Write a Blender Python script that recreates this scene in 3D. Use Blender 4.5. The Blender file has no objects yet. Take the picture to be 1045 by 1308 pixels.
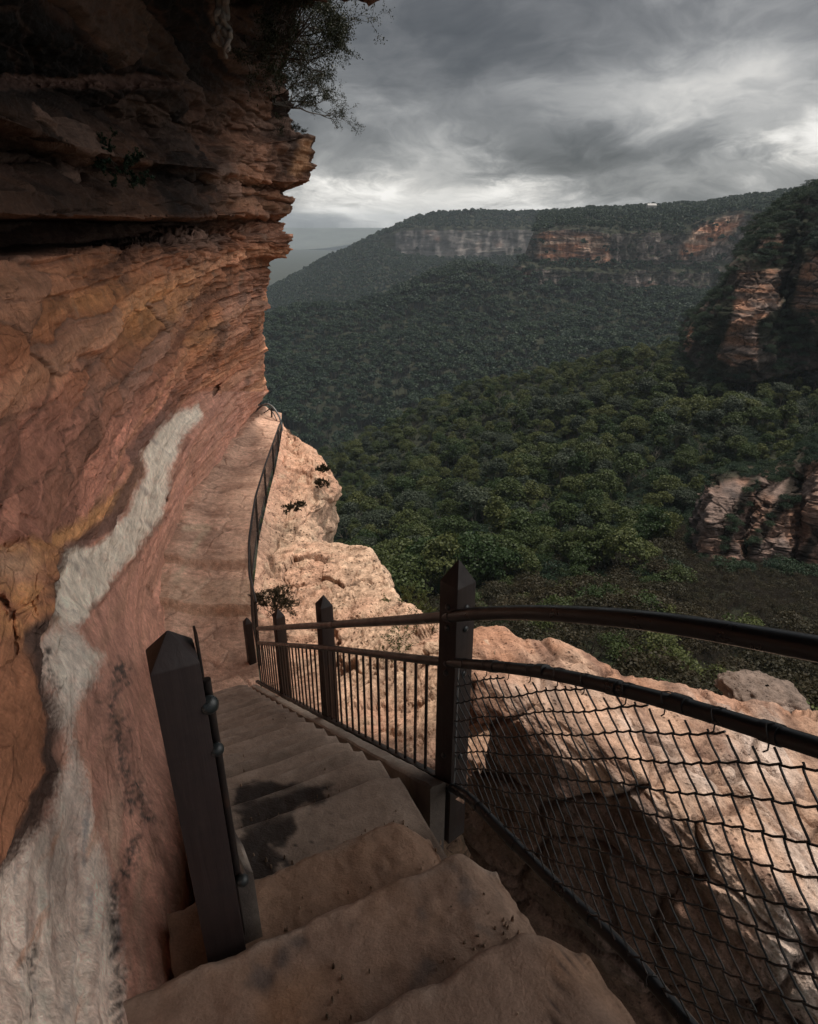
import bpy, bmesh, math, random
import numpy as np
from mathutils import Vector, Matrix
random.seed(11)
RNG = np.random.default_rng(5)
sc = bpy.context.scene
COL = sc.collection

# ------------------------------------------------------------------ camera
FPX = 825.0                                   # focal length in photo pixels (1045 x 1308)
TH = math.atan(369 / FPX)
CT, ST = math.cos(TH), math.sin(TH)
cam_d = bpy.data.cameras.new('camera')
cam = bpy.data.objects.new('camera', cam_d)
COL.objects.link(cam)
cam_d.sensor_fit = 'VERTICAL'
cam_d.sensor_height = 36
cam_d.lens = 36 * FPX / 1308
cam_d.clip_start = 0.05
cam_d.clip_end = 40000
cam.rotation_euler = (math.pi / 2 - TH, 0, 0)
sc.camera = cam

def ray(u, v):
    dx = (np.asarray(u, float) - 522.5) / FPX
    dy = -(np.asarray(v, float) - 654) / FPX
    return np.stack([dx, CT + dy * ST, -ST + dy * CT + 0 * dx], -1)

def at(u, v, Y):                              # the point of the view ray that lies Y metres ahead
    r = ray(u, v)
    return r * (np.asarray(Y, float) / r[..., 1])[..., None]

def at_z(u, v, z):
    r = ray(u, v)
    return r * (z / r[2])

def pix(P):
    x, y, z = P[..., 0], P[..., 1], P[..., 2]
    dep = np.maximum(y * CT - z * ST, 1e-3)
    return 522.5 + FPX * x / dep, 654 - FPX * (y * ST + z * CT) / dep

# ------------------------------------------------------------------ numpy noise
def _h(ix, iy, iz, seed):
    n = (ix.astype(np.int64) * 374761393 + iy.astype(np.int64) * 668265263 + iz.astype(np.int64) * 2147483647 * 3 + seed * 1274126177) & 0xFFFFFFFF
    n = ((n ^ (n >> 13)) * 1274126177) & 0xFFFFFFFF
    n = ((n ^ (n >> 16)) * 2246822519) & 0xFFFFFFFF
    n = n ^ (n >> 15)
    return n

def _g(ix, iy, iz, fx, fy, fz, seed):
    h = _h(ix, iy, iz, seed)
    a = (h & 0xFFFF) * (2 * math.pi / 65536)
    c = ((h >> 16) & 0xFFFF) / 32768.0 - 1
    s = np.sqrt(np.maximum(0, 1 - c * c))
    return np.cos(a) * s * fx + np.sin(a) * s * fy + c * fz

def gn(P, seed=0):
    x, y, z = P[..., 0], P[..., 1], P[..., 2]
    ix, iy, iz = np.floor(x), np.floor(y), np.floor(z)
    fx, fy, fz = x - ix, y - iy, z - iz
    w = lambda t: t * t * t * (t * (t * 6 - 15) + 10)
    u, v, t = w(fx), w(fy), w(fz)
    r = 0
    for i in (0, 1):
        for j in (0, 1):
            for k in (0, 1):
                r = r + _g(ix + i, iy + j, iz + k, fx - i, fy - j, fz - k, seed) * (u if i else 1 - u) * (v if j else 1 - v) * (t if k else 1 - t)
    return r * 1.6

def fbm(P, octs=4, seed=0, gain=.5, ridged=False):
    P = np.asarray(P, float)
    r, a, tot = 0, 1.0, 0
    for o in range(octs):
        n = gn(P * 2 ** o + o * 17.3, seed + o)
        if ridged:
            n = 1 - 2 * np.abs(n)
        r = r + a * n
        tot += a
        a *= gain
    return r / tot

def worley(P, seed=0):                        # nearest and second nearest cell distance, and a random number per cell
    P = np.asarray(P, float)
    I = np.floor(P)
    sh = P.shape[:-1]
    f1 = np.full(sh, 9.0); f2 = np.full(sh, 9.0); rid = np.zeros(sh)
    for i in (-1, 0, 1):
        for j in (-1, 0, 1):
            for k in (-1, 0, 1):
                C = I + np.array([i, j, k])
                h = _h(C[..., 0], C[..., 1], C[..., 2], seed)
                h2 = _h(C[..., 0], C[..., 1], C[..., 2], seed + 91)
                o = np.stack([(h & 1023) / 1023., ((h >> 10) & 1023) / 1023., ((h >> 20) & 1023) / 1023.], -1)
                d = np.linalg.norm(C + o - P, axis=-1)
                near = d < f1
                f2 = np.where(near, f1, np.minimum(f2, d))
                rid = np.where(near, (h2 & 4095) / 4095., rid)
                f1 = np.where(near, d, f1)
    return f1, f2 - f1, rid

def sstep(a, b, x):
    t = np.clip((x - a) / (b - a), 0, 1)
    return t * t * (3 - 2 * t)

def poly_sd(U, V, poly):                      # signed distance (positive inside), in the units of U, V
    q = np.asarray(poly, float)
    inside = np.zeros(U.shape, bool)
    d = np.full(U.shape, 1e9)
    for i in range(len(q)):
        x0, y0 = q[i - 1]
        x1, y1 = q[i]
        ex, ey = x1 - x0, y1 - y0
        L = ex * ex + ey * ey + 1e-9
        t = np.clip(((U - x0) * ex + (V - y0) * ey) / L, 0, 1)
        d = np.minimum(d, np.hypot(U - x0 - t * ex, V - y0 - t * ey))
        c = ((y0 > V) != (y1 > V)) & (U < (x1 - x0) * (V - y0) / (y1 - y0 + 1e-12) + x0)
        inside ^= c
    return np.where(inside, d, -d)

def line_d(U, V, pts):
    d = np.full(U.shape, 1e9)
    q = np.asarray(pts, float)
    for i in range(1, len(q)):
        x0, y0 = q[i - 1]
        ex, ey = q[i] - q[i - 1]
        t = np.clip(((U - x0) * ex + (V - y0) * ey) / (ex * ex + ey * ey), 0, 1)
        d = np.minimum(d, np.hypot(U - x0 - t * ex, V - y0 - t * ey))
    return d

def mixc(a, b, t):
    return a + (np.asarray(b, float) - a) * np.asarray(t)[..., None]

# ------------------------------------------------------------------ objects
def tag(o, label=None, cat=None, group=None, kind=None):
    if label: o['label'] = label
    if cat: o['category'] = cat
    if group: o['group'] = group
    if kind: o['kind'] = kind
    return o

def empty(name, loc, label=None, cat=None, group=None):
    o = bpy.data.objects.new(name, None)
    COL.objects.link(o)
    o.location = loc
    o.empty_display_size = .1
    return tag(o, label, cat, group)

def link(name, me, mat=None, parent=None):
    o = bpy.data.objects.new(name, me)
    COL.objects.link(o)
    for m in (mat if isinstance(mat, (list, tuple)) else [mat]):
        if m: me.materials.append(m)
    if parent:
        o.parent = parent
        o.matrix_parent_inverse = Matrix.Translation(-Vector(parent.location))
    return o

def set_col(me, col):
    c = np.ones((len(me.vertices), 4), np.float32)
    c[:, :3] = np.asarray(col).reshape(-1, 3)
    a = me.color_attributes.new('col', 'FLOAT_COLOR', 'POINT')
    a.data.foreach_set('color', c.ravel())

def set_f(me, name, val):
    a = me.attributes.new(name, 'FLOAT', 'POINT')
    a.data.foreach_set('value', np.asarray(val, np.float32).ravel())

def mesh_np(verts, quads, name='m', smooth=True):
    me = bpy.data.meshes.new(name)
    verts = np.asarray(verts, np.float32)
    quads = np.asarray(quads, np.int32)
    k = quads.shape[1]
    me.vertices.add(len(verts))
    me.vertices.foreach_set('co', verts.ravel())
    me.loops.add(quads.size)
    me.loops.foreach_set('vertex_index', quads.ravel())
    me.polygons.add(len(quads))
    me.polygons.foreach_set('loop_start', np.arange(0, quads.size, k, dtype=np.int32))
    me.polygons.foreach_set('loop_total', np.full(len(quads), k, np.int32))
    me.update(calc_edges=True)
    me.polygons.foreach_set('use_smooth', np.full(len(quads), smooth))
    return me

def grid_mesh(G, name='g', smooth=True):
    a, b = G.shape[:2]
    i = np.arange(a * b).reshape(a, b)
    q = np.stack([i[:-1, :-1], i[:-1, 1:], i[1:, 1:], i[1:, :-1]], -1).reshape(-1, 4)
    return mesh_np(G.reshape(-1, 3), q, name, smooth)

def normals(G):
    du = np.gradient(G, axis=1)
    dv = np.gradient(G, axis=0)
    n = np.cross(du, dv)
    return n / (np.linalg.norm(n, axis=-1, keepdims=True) + 1e-12)

def blur(A, n=1, ax=(0, 1)):
    for _ in range(n):
        for x in ax:
            B = A.copy()
            s0 = [slice(None)] * A.ndim; s1 = list(s0); s2 = list(s0)
            s0[x] = slice(0, -2); s1[x] = slice(1, -1); s2[x] = slice(2, None)
            B[tuple(s1)] = .25 * A[tuple(s0)] + .5 * A[tuple(s1)] + .25 * A[tuple(s2)]
            A = B
    return A

def prow(pts):                                # a row of (u, v, Y) points -> (p, xyz), p by chord length in the photo
    q = np.asarray(pts, float)
    p = np.concatenate([[0], np.cumsum(np.hypot(np.diff(q[:, 0]), np.diff(q[:, 1])))])
    return p / p[-1], at(q[:, 0], q[:, 1], q[:, 2])

def wrow(pts, like=None, p=None):
    q = np.asarray(pts, float)
    if p is None:
        p = like[0] if like is not None else np.linspace(0, 1, len(q))
    return p, q

def loft(rows, ncol, counts, nb=2):
    pp = np.linspace(0, 1, ncol)
    R = [np.stack([np.interp(pp, p, X[:, k]) for k in range(3)], -1) for p, X in rows]
    out = []
    for i in range(len(R) - 1):
        c = counts[i] if hasattr(counts, '__len__') else counts
        for j in range(c):
            t = j / c
            out.append(R[i] * (1 - t) + R[i + 1] * t)
    out.append(R[-1])
    return blur(np.array(out), nb)

class MB:                                     # collects tubes, boxes and quads into one mesh
    def __init__(s): s.v = []; s.f = []; s.m = []
    def add(s, vs, fs, mi=0):
        b = len(s.v)
        s.v += [tuple(map(float, p)) for p in vs]
        s.f += [tuple(i + b for i in f) for f in fs]
        s.m += [mi] * len(fs)
    def tube(s, pts, r, n=10, cap=True, mi=0, up=(0, 0, 1)):
        pts = [Vector(p) for p in pts]
        rs = r if hasattr(r, '__len__') else [r] * len(pts)
        vs, fs = [], []
        pn = None
        for i, p in enumerate(pts):
            t = (pts[min(i + 1, len(pts) - 1)] - pts[max(i - 1, 0)]).normalized()
            if pn is None:
                a = Vector(up) if abs(t.dot(Vector(up))) < .95 else Vector((1, 0, 0))
                pn = (a - t * a.dot(t)).normalized()
            else:
                pn = (pn - t * pn.dot(t)).normalized()
            b = t.cross(pn)
            for k in range(n):
                a = 2 * math.pi * k / n
                vs.append(p + (pn * math.cos(a) + b * math.sin(a)) * rs[i])
        for i in range(len(pts) - 1):
            for k in range(n):
                fs.append((i * n + k, i * n + (k + 1) % n, (i + 1) * n + (k + 1) % n, (i + 1) * n + k))
        if cap:
            fs.append(tuple(range(n))[::-1])
            fs.append(tuple((len(pts) - 1) * n + k for k in range(n)))
        s.add(vs, fs, mi)
    def prism(s, ring0, ring1, mi=0):
        n = len(ring0)
        s.add(list(ring0) + list(ring1), [(k, (k + 1) % n, n + (k + 1) % n, n + k) for k in range(n)] + [tuple(range(n))[::-1], tuple(range(n, 2 * n))], mi)
    def build(s, name, mat, parent=None, smooth=True, bevel=0):
        me = bpy.data.meshes.new(name)
        me.from_pydata(s.v, [], s.f)
        me.polygons.foreach_set('material_index', s.m)
        me.polygons.foreach_set('use_smooth', [smooth] * len(s.f))
        if bevel:
            bm = bmesh.new(); bm.from_mesh(me)
            bmesh.ops.recalc_face_normals(bm, faces=bm.faces)
            es = [e for e in bm.edges if len(e.link_faces) == 2 and e.calc_face_angle(0) > .3]
            bmesh.ops.bevel(bm, geom=es, offset=bevel, segments=2, affect='EDGES', profile=.6)
            bm.to_mesh(me); bm.free()
        if smooth:
            try: me.set_sharp_from_angle(angle=math.radians(38))
            except Exception: pass
        me.update()
        return link(name, me, mat, parent)

# ------------------------------------------------------------------ materials
def nmat(name):
    m = bpy.data.materials.new(name)
    m.use_nodes = True
    nt = m.node_tree
    return m, nt, nt.nodes['Principled BSDF']

class NT:
    def __init__(s, nt): s.nt = nt
    def n(s, t, **kw):
        o = s.nt.nodes.new(t)
        for k, v in kw.items():
            if k == 'inp':
                for a, b in v.items():
                    if isinstance(b, bpy.types.NodeSocket): s.nt.links.new(b, o.inputs[a])
                    else: o.inputs[a].default_value = b
            else: setattr(o, k, v)
        return o
    def math(s, op, a, b=0.0, c=None, clamp=False):
        i = {0: a, 1: b}
        if c is not None: i[2] = c
        return s.n('ShaderNodeMath', operation=op, use_clamp=clamp, inp=i).outputs[0]
    def mix(s, f, a, b, mode='MIX'):
        o = s.n('ShaderNodeMix', data_type='RGBA', blend_type=mode)
        for sock, val in ((o.inputs[0], f), (o.inputs[6], a), (o.inputs[7], b)):
            if isinstance(val, bpy.types.NodeSocket): s.nt.links.new(val, sock)
            else: sock.default_value = val if not hasattr(val, '__len__') or len(val) == 4 else (*val, 1)
        return o.outputs[2]
    def noise(s, vec, scale, detail=4, rough=.55, dist=0.0):
        return s.n('ShaderNodeTexNoise', inp={'Vector': vec, 'Scale': scale, 'Detail': detail, 'Roughness': rough, 'Distortion': dist}).outputs['Fac']
    def ramp(s, f, stops):
        o = s.n('ShaderNodeValToRGB', inp={0: f})
        e = o.color_ramp.elements
        while len(e) < len(stops): e.new(.5)
        for x, (p, c) in zip(e, stops):
            x.position = p
            x.color = (c, c, c, 1) if not hasattr(c, '__len__') else (*c, 1)
        return o.outputs[0]
    def mapr(s, f, a, b, c, d):
        return s.n('ShaderNodeMapRange', inp={0: f, 1: a, 2: b, 3: c, 4: d}).outputs[0]
    def scale(s, vec, sx, sy, sz):
        return s.n('ShaderNodeMapping', inp={0: vec, 3: (sx, sy, sz)}).outputs[0]

def rock_mat(name, scale=1.0, rough=.88, bump=.6, speck=0.0, strata=True, fine=.25, wet=False, spec=.25):
    """sandstone: the colour comes with the mesh ('col'), grain, speckle and relief are made here"""
    m, nt, b = nmat(name)
    N = NT(nt)
    g = N.n('ShaderNodeNewGeometry').outputs['Position']
    c = N.n('ShaderNodeAttribute', attribute_name='col').outputs['Color']
    n1 = N.noise(g, 1.7 * scale, 6, .6)
    n2 = N.noise(g, 11 * scale, 5, .65)
    n3 = N.noise(g, 70 * scale, 3, .6)
    f = N.math('MULTIPLY', N.mapr(n1, .3, .7, .86, 1.14), N.mapr(n2, .3, .7, 1 - fine, 1 + fine))
    f = N.math('MULTIPLY', f, N.mapr(n3, .3, .7, 1 - fine * .7, 1 + fine * .7))
    h = N.math('ADD', N.math('MULTIPLY', n2, .5), N.math('MULTIPLY', n3, .16))
    if strata:
        s1 = N.noise(N.scale(g, .5 * scale, .5 * scale, 9 * scale), 1.0, 5, .6, .6)
        s2 = N.noise(N.scale(g, 1.6 * scale, 1.6 * scale, 26 * scale), 1.0, 3, .6, .4)
        f = N.math('MULTIPLY', f, N.mapr(s1, .35, .65, .8, 1.16))
        h = N.math('ADD', h, N.math('ADD', N.math('MULTIPLY', s1, .7), N.math('MULTIPLY', s2, .35)))
    if strata:
        vc = N.n('ShaderNodeTexVoronoi', feature='DISTANCE_TO_EDGE', inp={'Vector': N.n('ShaderNodeVectorMath', operation='MULTIPLY_ADD', inp={0: N.n('ShaderNodeTexNoise', inp={'Vector': g, 'Scale': 3.0 * scale, 'Detail': 3.0}).outputs['Color'], 1: (.5 / scale, .5 / scale, .25 / scale), 2: N.scale(g, 1, 1, 2.6)}).outputs[0], 'Scale': 3.4 * scale})
        ck = N.math('MULTIPLY', N.mapr(vc.outputs['Distance'], .0, .05, 1, 0), N.mapr(N.noise(g, .9 * scale, 3, .6), .5, .64, 0, 1))
        h = N.math('SUBTRACT', h, N.math('MULTIPLY', ck, .22))
        f = N.math('MULTIPLY', f, N.mapr(ck, 0, 1, 1, .82))
    if speck:
        vo = N.n('ShaderNodeTexVoronoi', inp={'Vector': g, 'Scale': 26 * scale, 'Randomness': 1.0})
        vd = N.mapr(vo.outputs['Distance'], .08, .38, 1, 0)
        pick = N.math('GREATER_THAN', N.n('ShaderNodeSeparateColor', inp={0: vo.outputs['Color']}).outputs[0], .45)
        zone = N.mapr(N.noise(g, 1.1 * scale, 3, .6), .4, .6, .2, 1)
        sp = N.math('MULTIPLY', N.math('MULTIPLY', vd, pick), zone)
        f = N.math('MULTIPLY', f, N.mapr(sp, 0, 1, 1, 1 - speck))
        h = N.math('SUBTRACT', h, N.math('MULTIPLY', sp, .3))
    col = N.n('ShaderNodeVectorMath', operation='SCALE', inp={0: c, 'Scale': f}).outputs[0]
    nt.links.new(col, b.inputs['Base Color'])
    bp = N.n('ShaderNodeBump', inp={'Height': h, 'Strength': bump, 'Distance': .05 / scale})
    nt.links.new(bp.outputs[0], b.inputs['Normal'])
    b.inputs['Specular IOR Level'].default_value = spec
    if wet:
        w = N.n('ShaderNodeAttribute', attribute_name='wet').outputs['Fac']
        nt.links.new(N.mapr(w, 0, 1, rough, .38), b.inputs['Roughness'])
    else:
        b.inputs['Roughness'].default_value = rough
    return m

def metal_paint(name, col, rough=.35, rust=.25):
    m, nt, b = nmat(name)
    N = NT(nt)
    g = N.n('ShaderNodeTexCoord').outputs['Object']
    n1 = N.noise(g, 9, 5, .65)
    n2 = N.noise(g, 60, 3, .6)
    f = N.math('MULTIPLY', N.ramp(n1, [(.52, 0.0), (.68, 1.0)]), rust)
    c = N.mix(f, col, (.10, .045, .025))
    nt.links.new(c, b.inputs['Base Color'])
    nt.links.new(N.mapr(n1, .3, .7, rough - .08, rough + .18), b.inputs['Roughness'])
    bp = N.n('ShaderNodeBump', inp={'Height': n2, 'Strength': .18, 'Distance': .003})
    nt.links.new(bp.outputs[0], b.inputs['Normal'])
    b.inputs['Specular IOR Level'].default_value = .5
    return m

def timber_mat(name, col, col2, rough=.62):
    m, nt, b = nmat(name)
    N = NT(nt)
    g = N.n('ShaderNodeTexCoord').outputs['Object']
    gr = N.noise(N.scale(g, 38, 38, 2.2), 1, 5, .65, .5)
    n1 = N.noise(g, 5, 5, .65)
    c = N.mix(N.mapr(gr, .35, .65, 0, 1), col, col2)
    c = N.mix(N.ramp(n1, [(.5, 0.0), (.75, .6)]), c, (.018, .013, .013))
    nt.links.new(c, b.inputs['Base Color'])
    nt.links.new(N.mapr(n1, .3, .7, rough - .15, rough + .15), b.inputs['Roughness'])
    bp = N.n('ShaderNodeBump', inp={'Height': gr, 'Strength': .35, 'Distance': .006})
    nt.links.new(bp.outputs[0], b.inputs['Normal'])
    return m

def leaf_mat(name, c0, c1, c2, rough=.55, trans=.25):
    m, nt, b = nmat(name)
    N = NT(nt)
    oi = N.n('ShaderNodeObjectInfo').outputs['Random']
    isl = N.n('ShaderNodeNewGeometry').outputs['Random Per Island']
    c = N.mix(oi, c0, c1)
    c = N.mix(N.mapr(isl, 0, 1, 0, .55), c, c2)
    nt.links.new(c, b.inputs['Base Color'])
    b.inputs['Roughness'].default_value = rough
    b.inputs['Specular IOR Level'].default_value = .25
    t = N.n('ShaderNodeBsdfTranslucent', inp={0: c})
    mx = N.n('ShaderNodeMixShader', inp={0: trans})
    nt.links.new(b.outputs[0], mx.inputs[1])
    nt.links.new(t.outputs[0], mx.inputs[2])
    nt.links.new(mx.outputs[0], nt.nodes['Material Output'].inputs[0])
    return m

def bark_mat(name, c0, c1):
    m, nt, b = nmat(name)
    N = NT(nt)
    g = N.n('ShaderNodeNewGeometry').outputs['Position']
    n = N.noise(N.scale(g, 1, 1, .25), 6, 4, .6)
    nt.links.new(N.mix(N.mapr(n, .35, .65, 0, 1), c0, c1), b.inputs['Base Color'])
    b.inputs['Roughness'].default_value = .85
    return m

M_CLIFF = rock_mat('red sandstone', 1.0, .9, .8, wet=True)
M_LEDGE = rock_mat('pale pebbly sandstone', .55, .92, 1.0, speck=.75, strata=False, fine=.38)
M_SLAB = rock_mat('worn sandstone slab', 1.1, .87, 1.1, speck=.35, strata=False, fine=.36)
M_STEP = rock_mat('worn stone step', 1.6, .82, .6, strata=False, fine=.17, wet=True, spec=.3)
M_PATH = rock_mat('trodden sandstone path', .8, .88, .9, strata=False, fine=.32)
M_HILL = rock_mat('forest floor and far cliffs', .012, .95, .5, strata=True, fine=.25)
M_CRAG = rock_mat('grey orange crag rock', .12, .92, .9, strata=True, fine=.3)
M_BLACK = metal_paint('black painted pipe', (.010, .0105, .012), .3, .04)
M_RUSTY = metal_paint('brown black steel bar', (.02, .015, .014), .42, .5)
M_WIRE = metal_paint('dark fence wire', (.012, .011, .011), .42, .4)
M_GALV = metal_paint('grey galvanised pipe', (.14, .15, .155), .35, .2)
M_CAP = metal_paint('dark zinc cap', (.020, .024, .025), .3, .1)
M_TIMBER = timber_mat('dark brown stained timber', (.016, .010, .009), (.027, .016, .014))
M_TIMBER_L = timber_mat('purple brown stained timber', (.028, .018, .018), (.040, .026, .025))
M_KERB = rock_mat('pale cement kerb', 2.0, .9, .4, strata=False, fine=.15)
M_BARK = bark_mat('pale gum bark', (.30, .27, .23), (.16, .13, .10))
M_TWIG = bark_mat('dark twig bark', (.035, .027, .02), (.06, .045, .035))
M_DEAD = bark_mat('bleached root wood', (.36, .33, .30), (.17, .15, .14))

# ------------------------------------------------------------------ sun, sky
SUN = Vector((.16, .26, .95)).normalized()
sd = bpy.data.lights.new('sun', 'SUN')
sd.energy = 3.0
sd.angle = math.radians(6)
sd.color = (1, .90, .78)
so = bpy.data.objects.new('sun', sd)
COL.objects.link(so)
so.location = (0, 0, 60)
so.rotation_euler = SUN.to_track_quat('Z', 'Y').to_euler()

w = bpy.data.worlds.new('World')
sc.world = w
w.use_nodes = True
wt = w.node_tree
W = NT(wt)
bg = wt.nodes['Background']
sky = W.n('ShaderNodeTexSky', sky_type='NISHITA', sun_disc=False, sun_elevation=math.asin(SUN.z), sun_rotation=math.atan2(SUN.x, SUN.y))
dirv = W.n('ShaderNodeTexCoord').outputs['Generated']
sep = W.n('ShaderNodeSeparateXYZ', inp={0: dirv})
dx_, dy_, dz_ = sep.outputs
zz = W.math('MAXIMUM', dz_, 0.0)
den = W.math('ADD', zz, .30)
cu = W.math('DIVIDE', dx_, den)
cv = W.math('DIVIDE', dy_, den)
cvec = W.n('ShaderNodeCombineXYZ', inp={0: cu, 1: cv, 2: 0.0}).outputs[0]
warp = W.n('ShaderNodeTexNoise', inp={'Vector': cvec, 'Scale': 1.3, 'Detail': 4.0}).outputs['Color']
cvec2 = W.n('ShaderNodeVectorMath', operation='MULTIPLY_ADD', inp={0: warp, 1: (.7, .7, 0), 2: cvec}).outputs[0]
big = W.noise(cvec2, 1.05, 6, .55, .2)
med = W.noise(cvec2, 3.0, 8, .6, .1)
az = W.math('ARCTAN2', dx_, dy_)
el = W.math('ARCSINE', dz_)
wob = W.math('MULTIPLY', W.math('SUBTRACT', W.noise(cvec2, 2.3, 7, .62), .5), .16)
wob2 = W.math('MULTIPLY', W.math('SUBTRACT', W.noise(cvec2, 4.0, 7, .62), .5), .30)

def breakpatch(u, v, ru, rv, amp):            # a bright break in the cloud, round one direction of the sky
    r = ray(u, v)
    a0, e0 = math.atan2(r[0], r[1]), math.atan2(r[2], math.hypot(r[0], r[1]))
    a = W.math('DIVIDE', W.math('ADD', W.math('SUBTRACT', az, a0), wob2), ru / FPX)
    e = W.math('DIVIDE', W.math('ADD', W.math('SUBTRACT', el, e0), wob), rv / FPX)
    q = W.math('ADD', W.math('MULTIPLY', a, a), W.math('MULTIPLY', e, e))
    return W.math('MULTIPLY', W.math('EXPONENT', W.math('MULTIPLY', q, -1.0)), amp)

mass = W.math('ADD', W.math('MULTIPLY', big, .55), W.math('MULTIPLY', med, .45))
base = W.ramp(mass, [(.32, .075), (.44, .125), (.53, .20), (.61, .34), (.74, .46)])
tot = base
for args in [(450, 256, 80, 24, 1.0), (640, 264, 90, 20, .95), (565, 212, 50, 26, .30), (800, 125, 150, 26, .24), (935, 95, 110, 34, .26),
             (1035, 182, 50, 26, .80), (540, 286, 60, 9, .4), (440, 195, 60, 26, .06), (740, 225, 120, 30, -.07), (620, 60, 200, 60, -.03)]:
    tot = W.math('ADD', tot, breakpatch(*args))
tot = W.math('MAXIMUM', tot, .05)
def glow(az0, el0, sig, amp):                 # added unseen sky glow right of and above the view, filling the cliff wall
    v0 = (math.sin(az0) * math.cos(el0), math.cos(az0) * math.cos(el0), math.sin(el0))
    d = W.n('ShaderNodeVectorMath', operation='DOT_PRODUCT', inp={0: dirv, 1: v0}).outputs['Value']
    return W.math('MULTIPLY', W.math('EXPONENT', W.math('DIVIDE', W.math('SUBTRACT', d, 1.0), 1 - math.cos(sig))), amp)
sky_fill = W.math('ADD', glow(math.radians(97), math.radians(34), math.radians(27), 2.35), glow(math.radians(60), math.radians(80), math.radians(24), 1.3))
tot = W.math('ADD', tot, W.math('MULTIPLY', sky_fill, W.mapr(big, .3, .7, .6, 1.25)))
tint = W.mix(W.math('MULTIPLY', tot, 1.5, clamp=True), (.965, .98, 1.0), (1.0, .97, .92))
cloud = W.n('ShaderNodeVectorMath', operation='SCALE', inp={0: tint, 'Scale': W.math('MULTIPLY', tot, 10.0)}).outputs[0]
skyc = W.mix(.93, sky.outputs[0], cloud)
wt.links.new(skyc, bg.inputs[0])
bg.inputs[1].default_value = .1

sc.view_settings.view_transform = 'Standard'
sc.view_settings.look = 'None'
sc.view_settings.exposure = 0
sc.view_settings.gamma = 1
sc.cycles.use_denoising = True
try:
    sc.cycles.denoiser = 'OPENIMAGEDENOISE'
    sc.cycles.denoising_input_passes = 'RGB_ALBEDO_NORMAL'
except Exception: pass
sc.cycles.max_bounces = 8
sc.cycles.diffuse_bounces = 3
sc.cycles.glossy_bounces = 2
sc.cycles.volume_bounces = 0
sc.cycles.transparent_max_bounces = 8
sc.cycles.sample_clamp_indirect = 4

# ------------------------------------------------------------------ stair frame: a runs down the flight, o across it from the right-hand fence
A0 = np.array([.2, 2.4]); B0 = np.array([-2.15, 7.3])
SD = (B0 - A0) / np.linalg.norm(B0 - A0)
SN = np.array([SD[1], -SD[0]])
def st(a, o, z):
    p = A0 + SD * a - SN * o
    return np.array([p[0], p[1], z])
def on_fence(u, v, o=0.0):                    # where the view ray meets the fence's upright plane, o metres left of it
    r = ray(u, v)
    k = np.dot(A0 - SN * o, SN) / np.dot(r[:2], SN)
    return r * k
def fence_az(u, v, o=0.0):
    p = on_fence(u, v, o)
    return float(np.dot(p[:2] - A0, SD)), float(p[2])
def nose(a): return -2.40 - .615 * a

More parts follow.
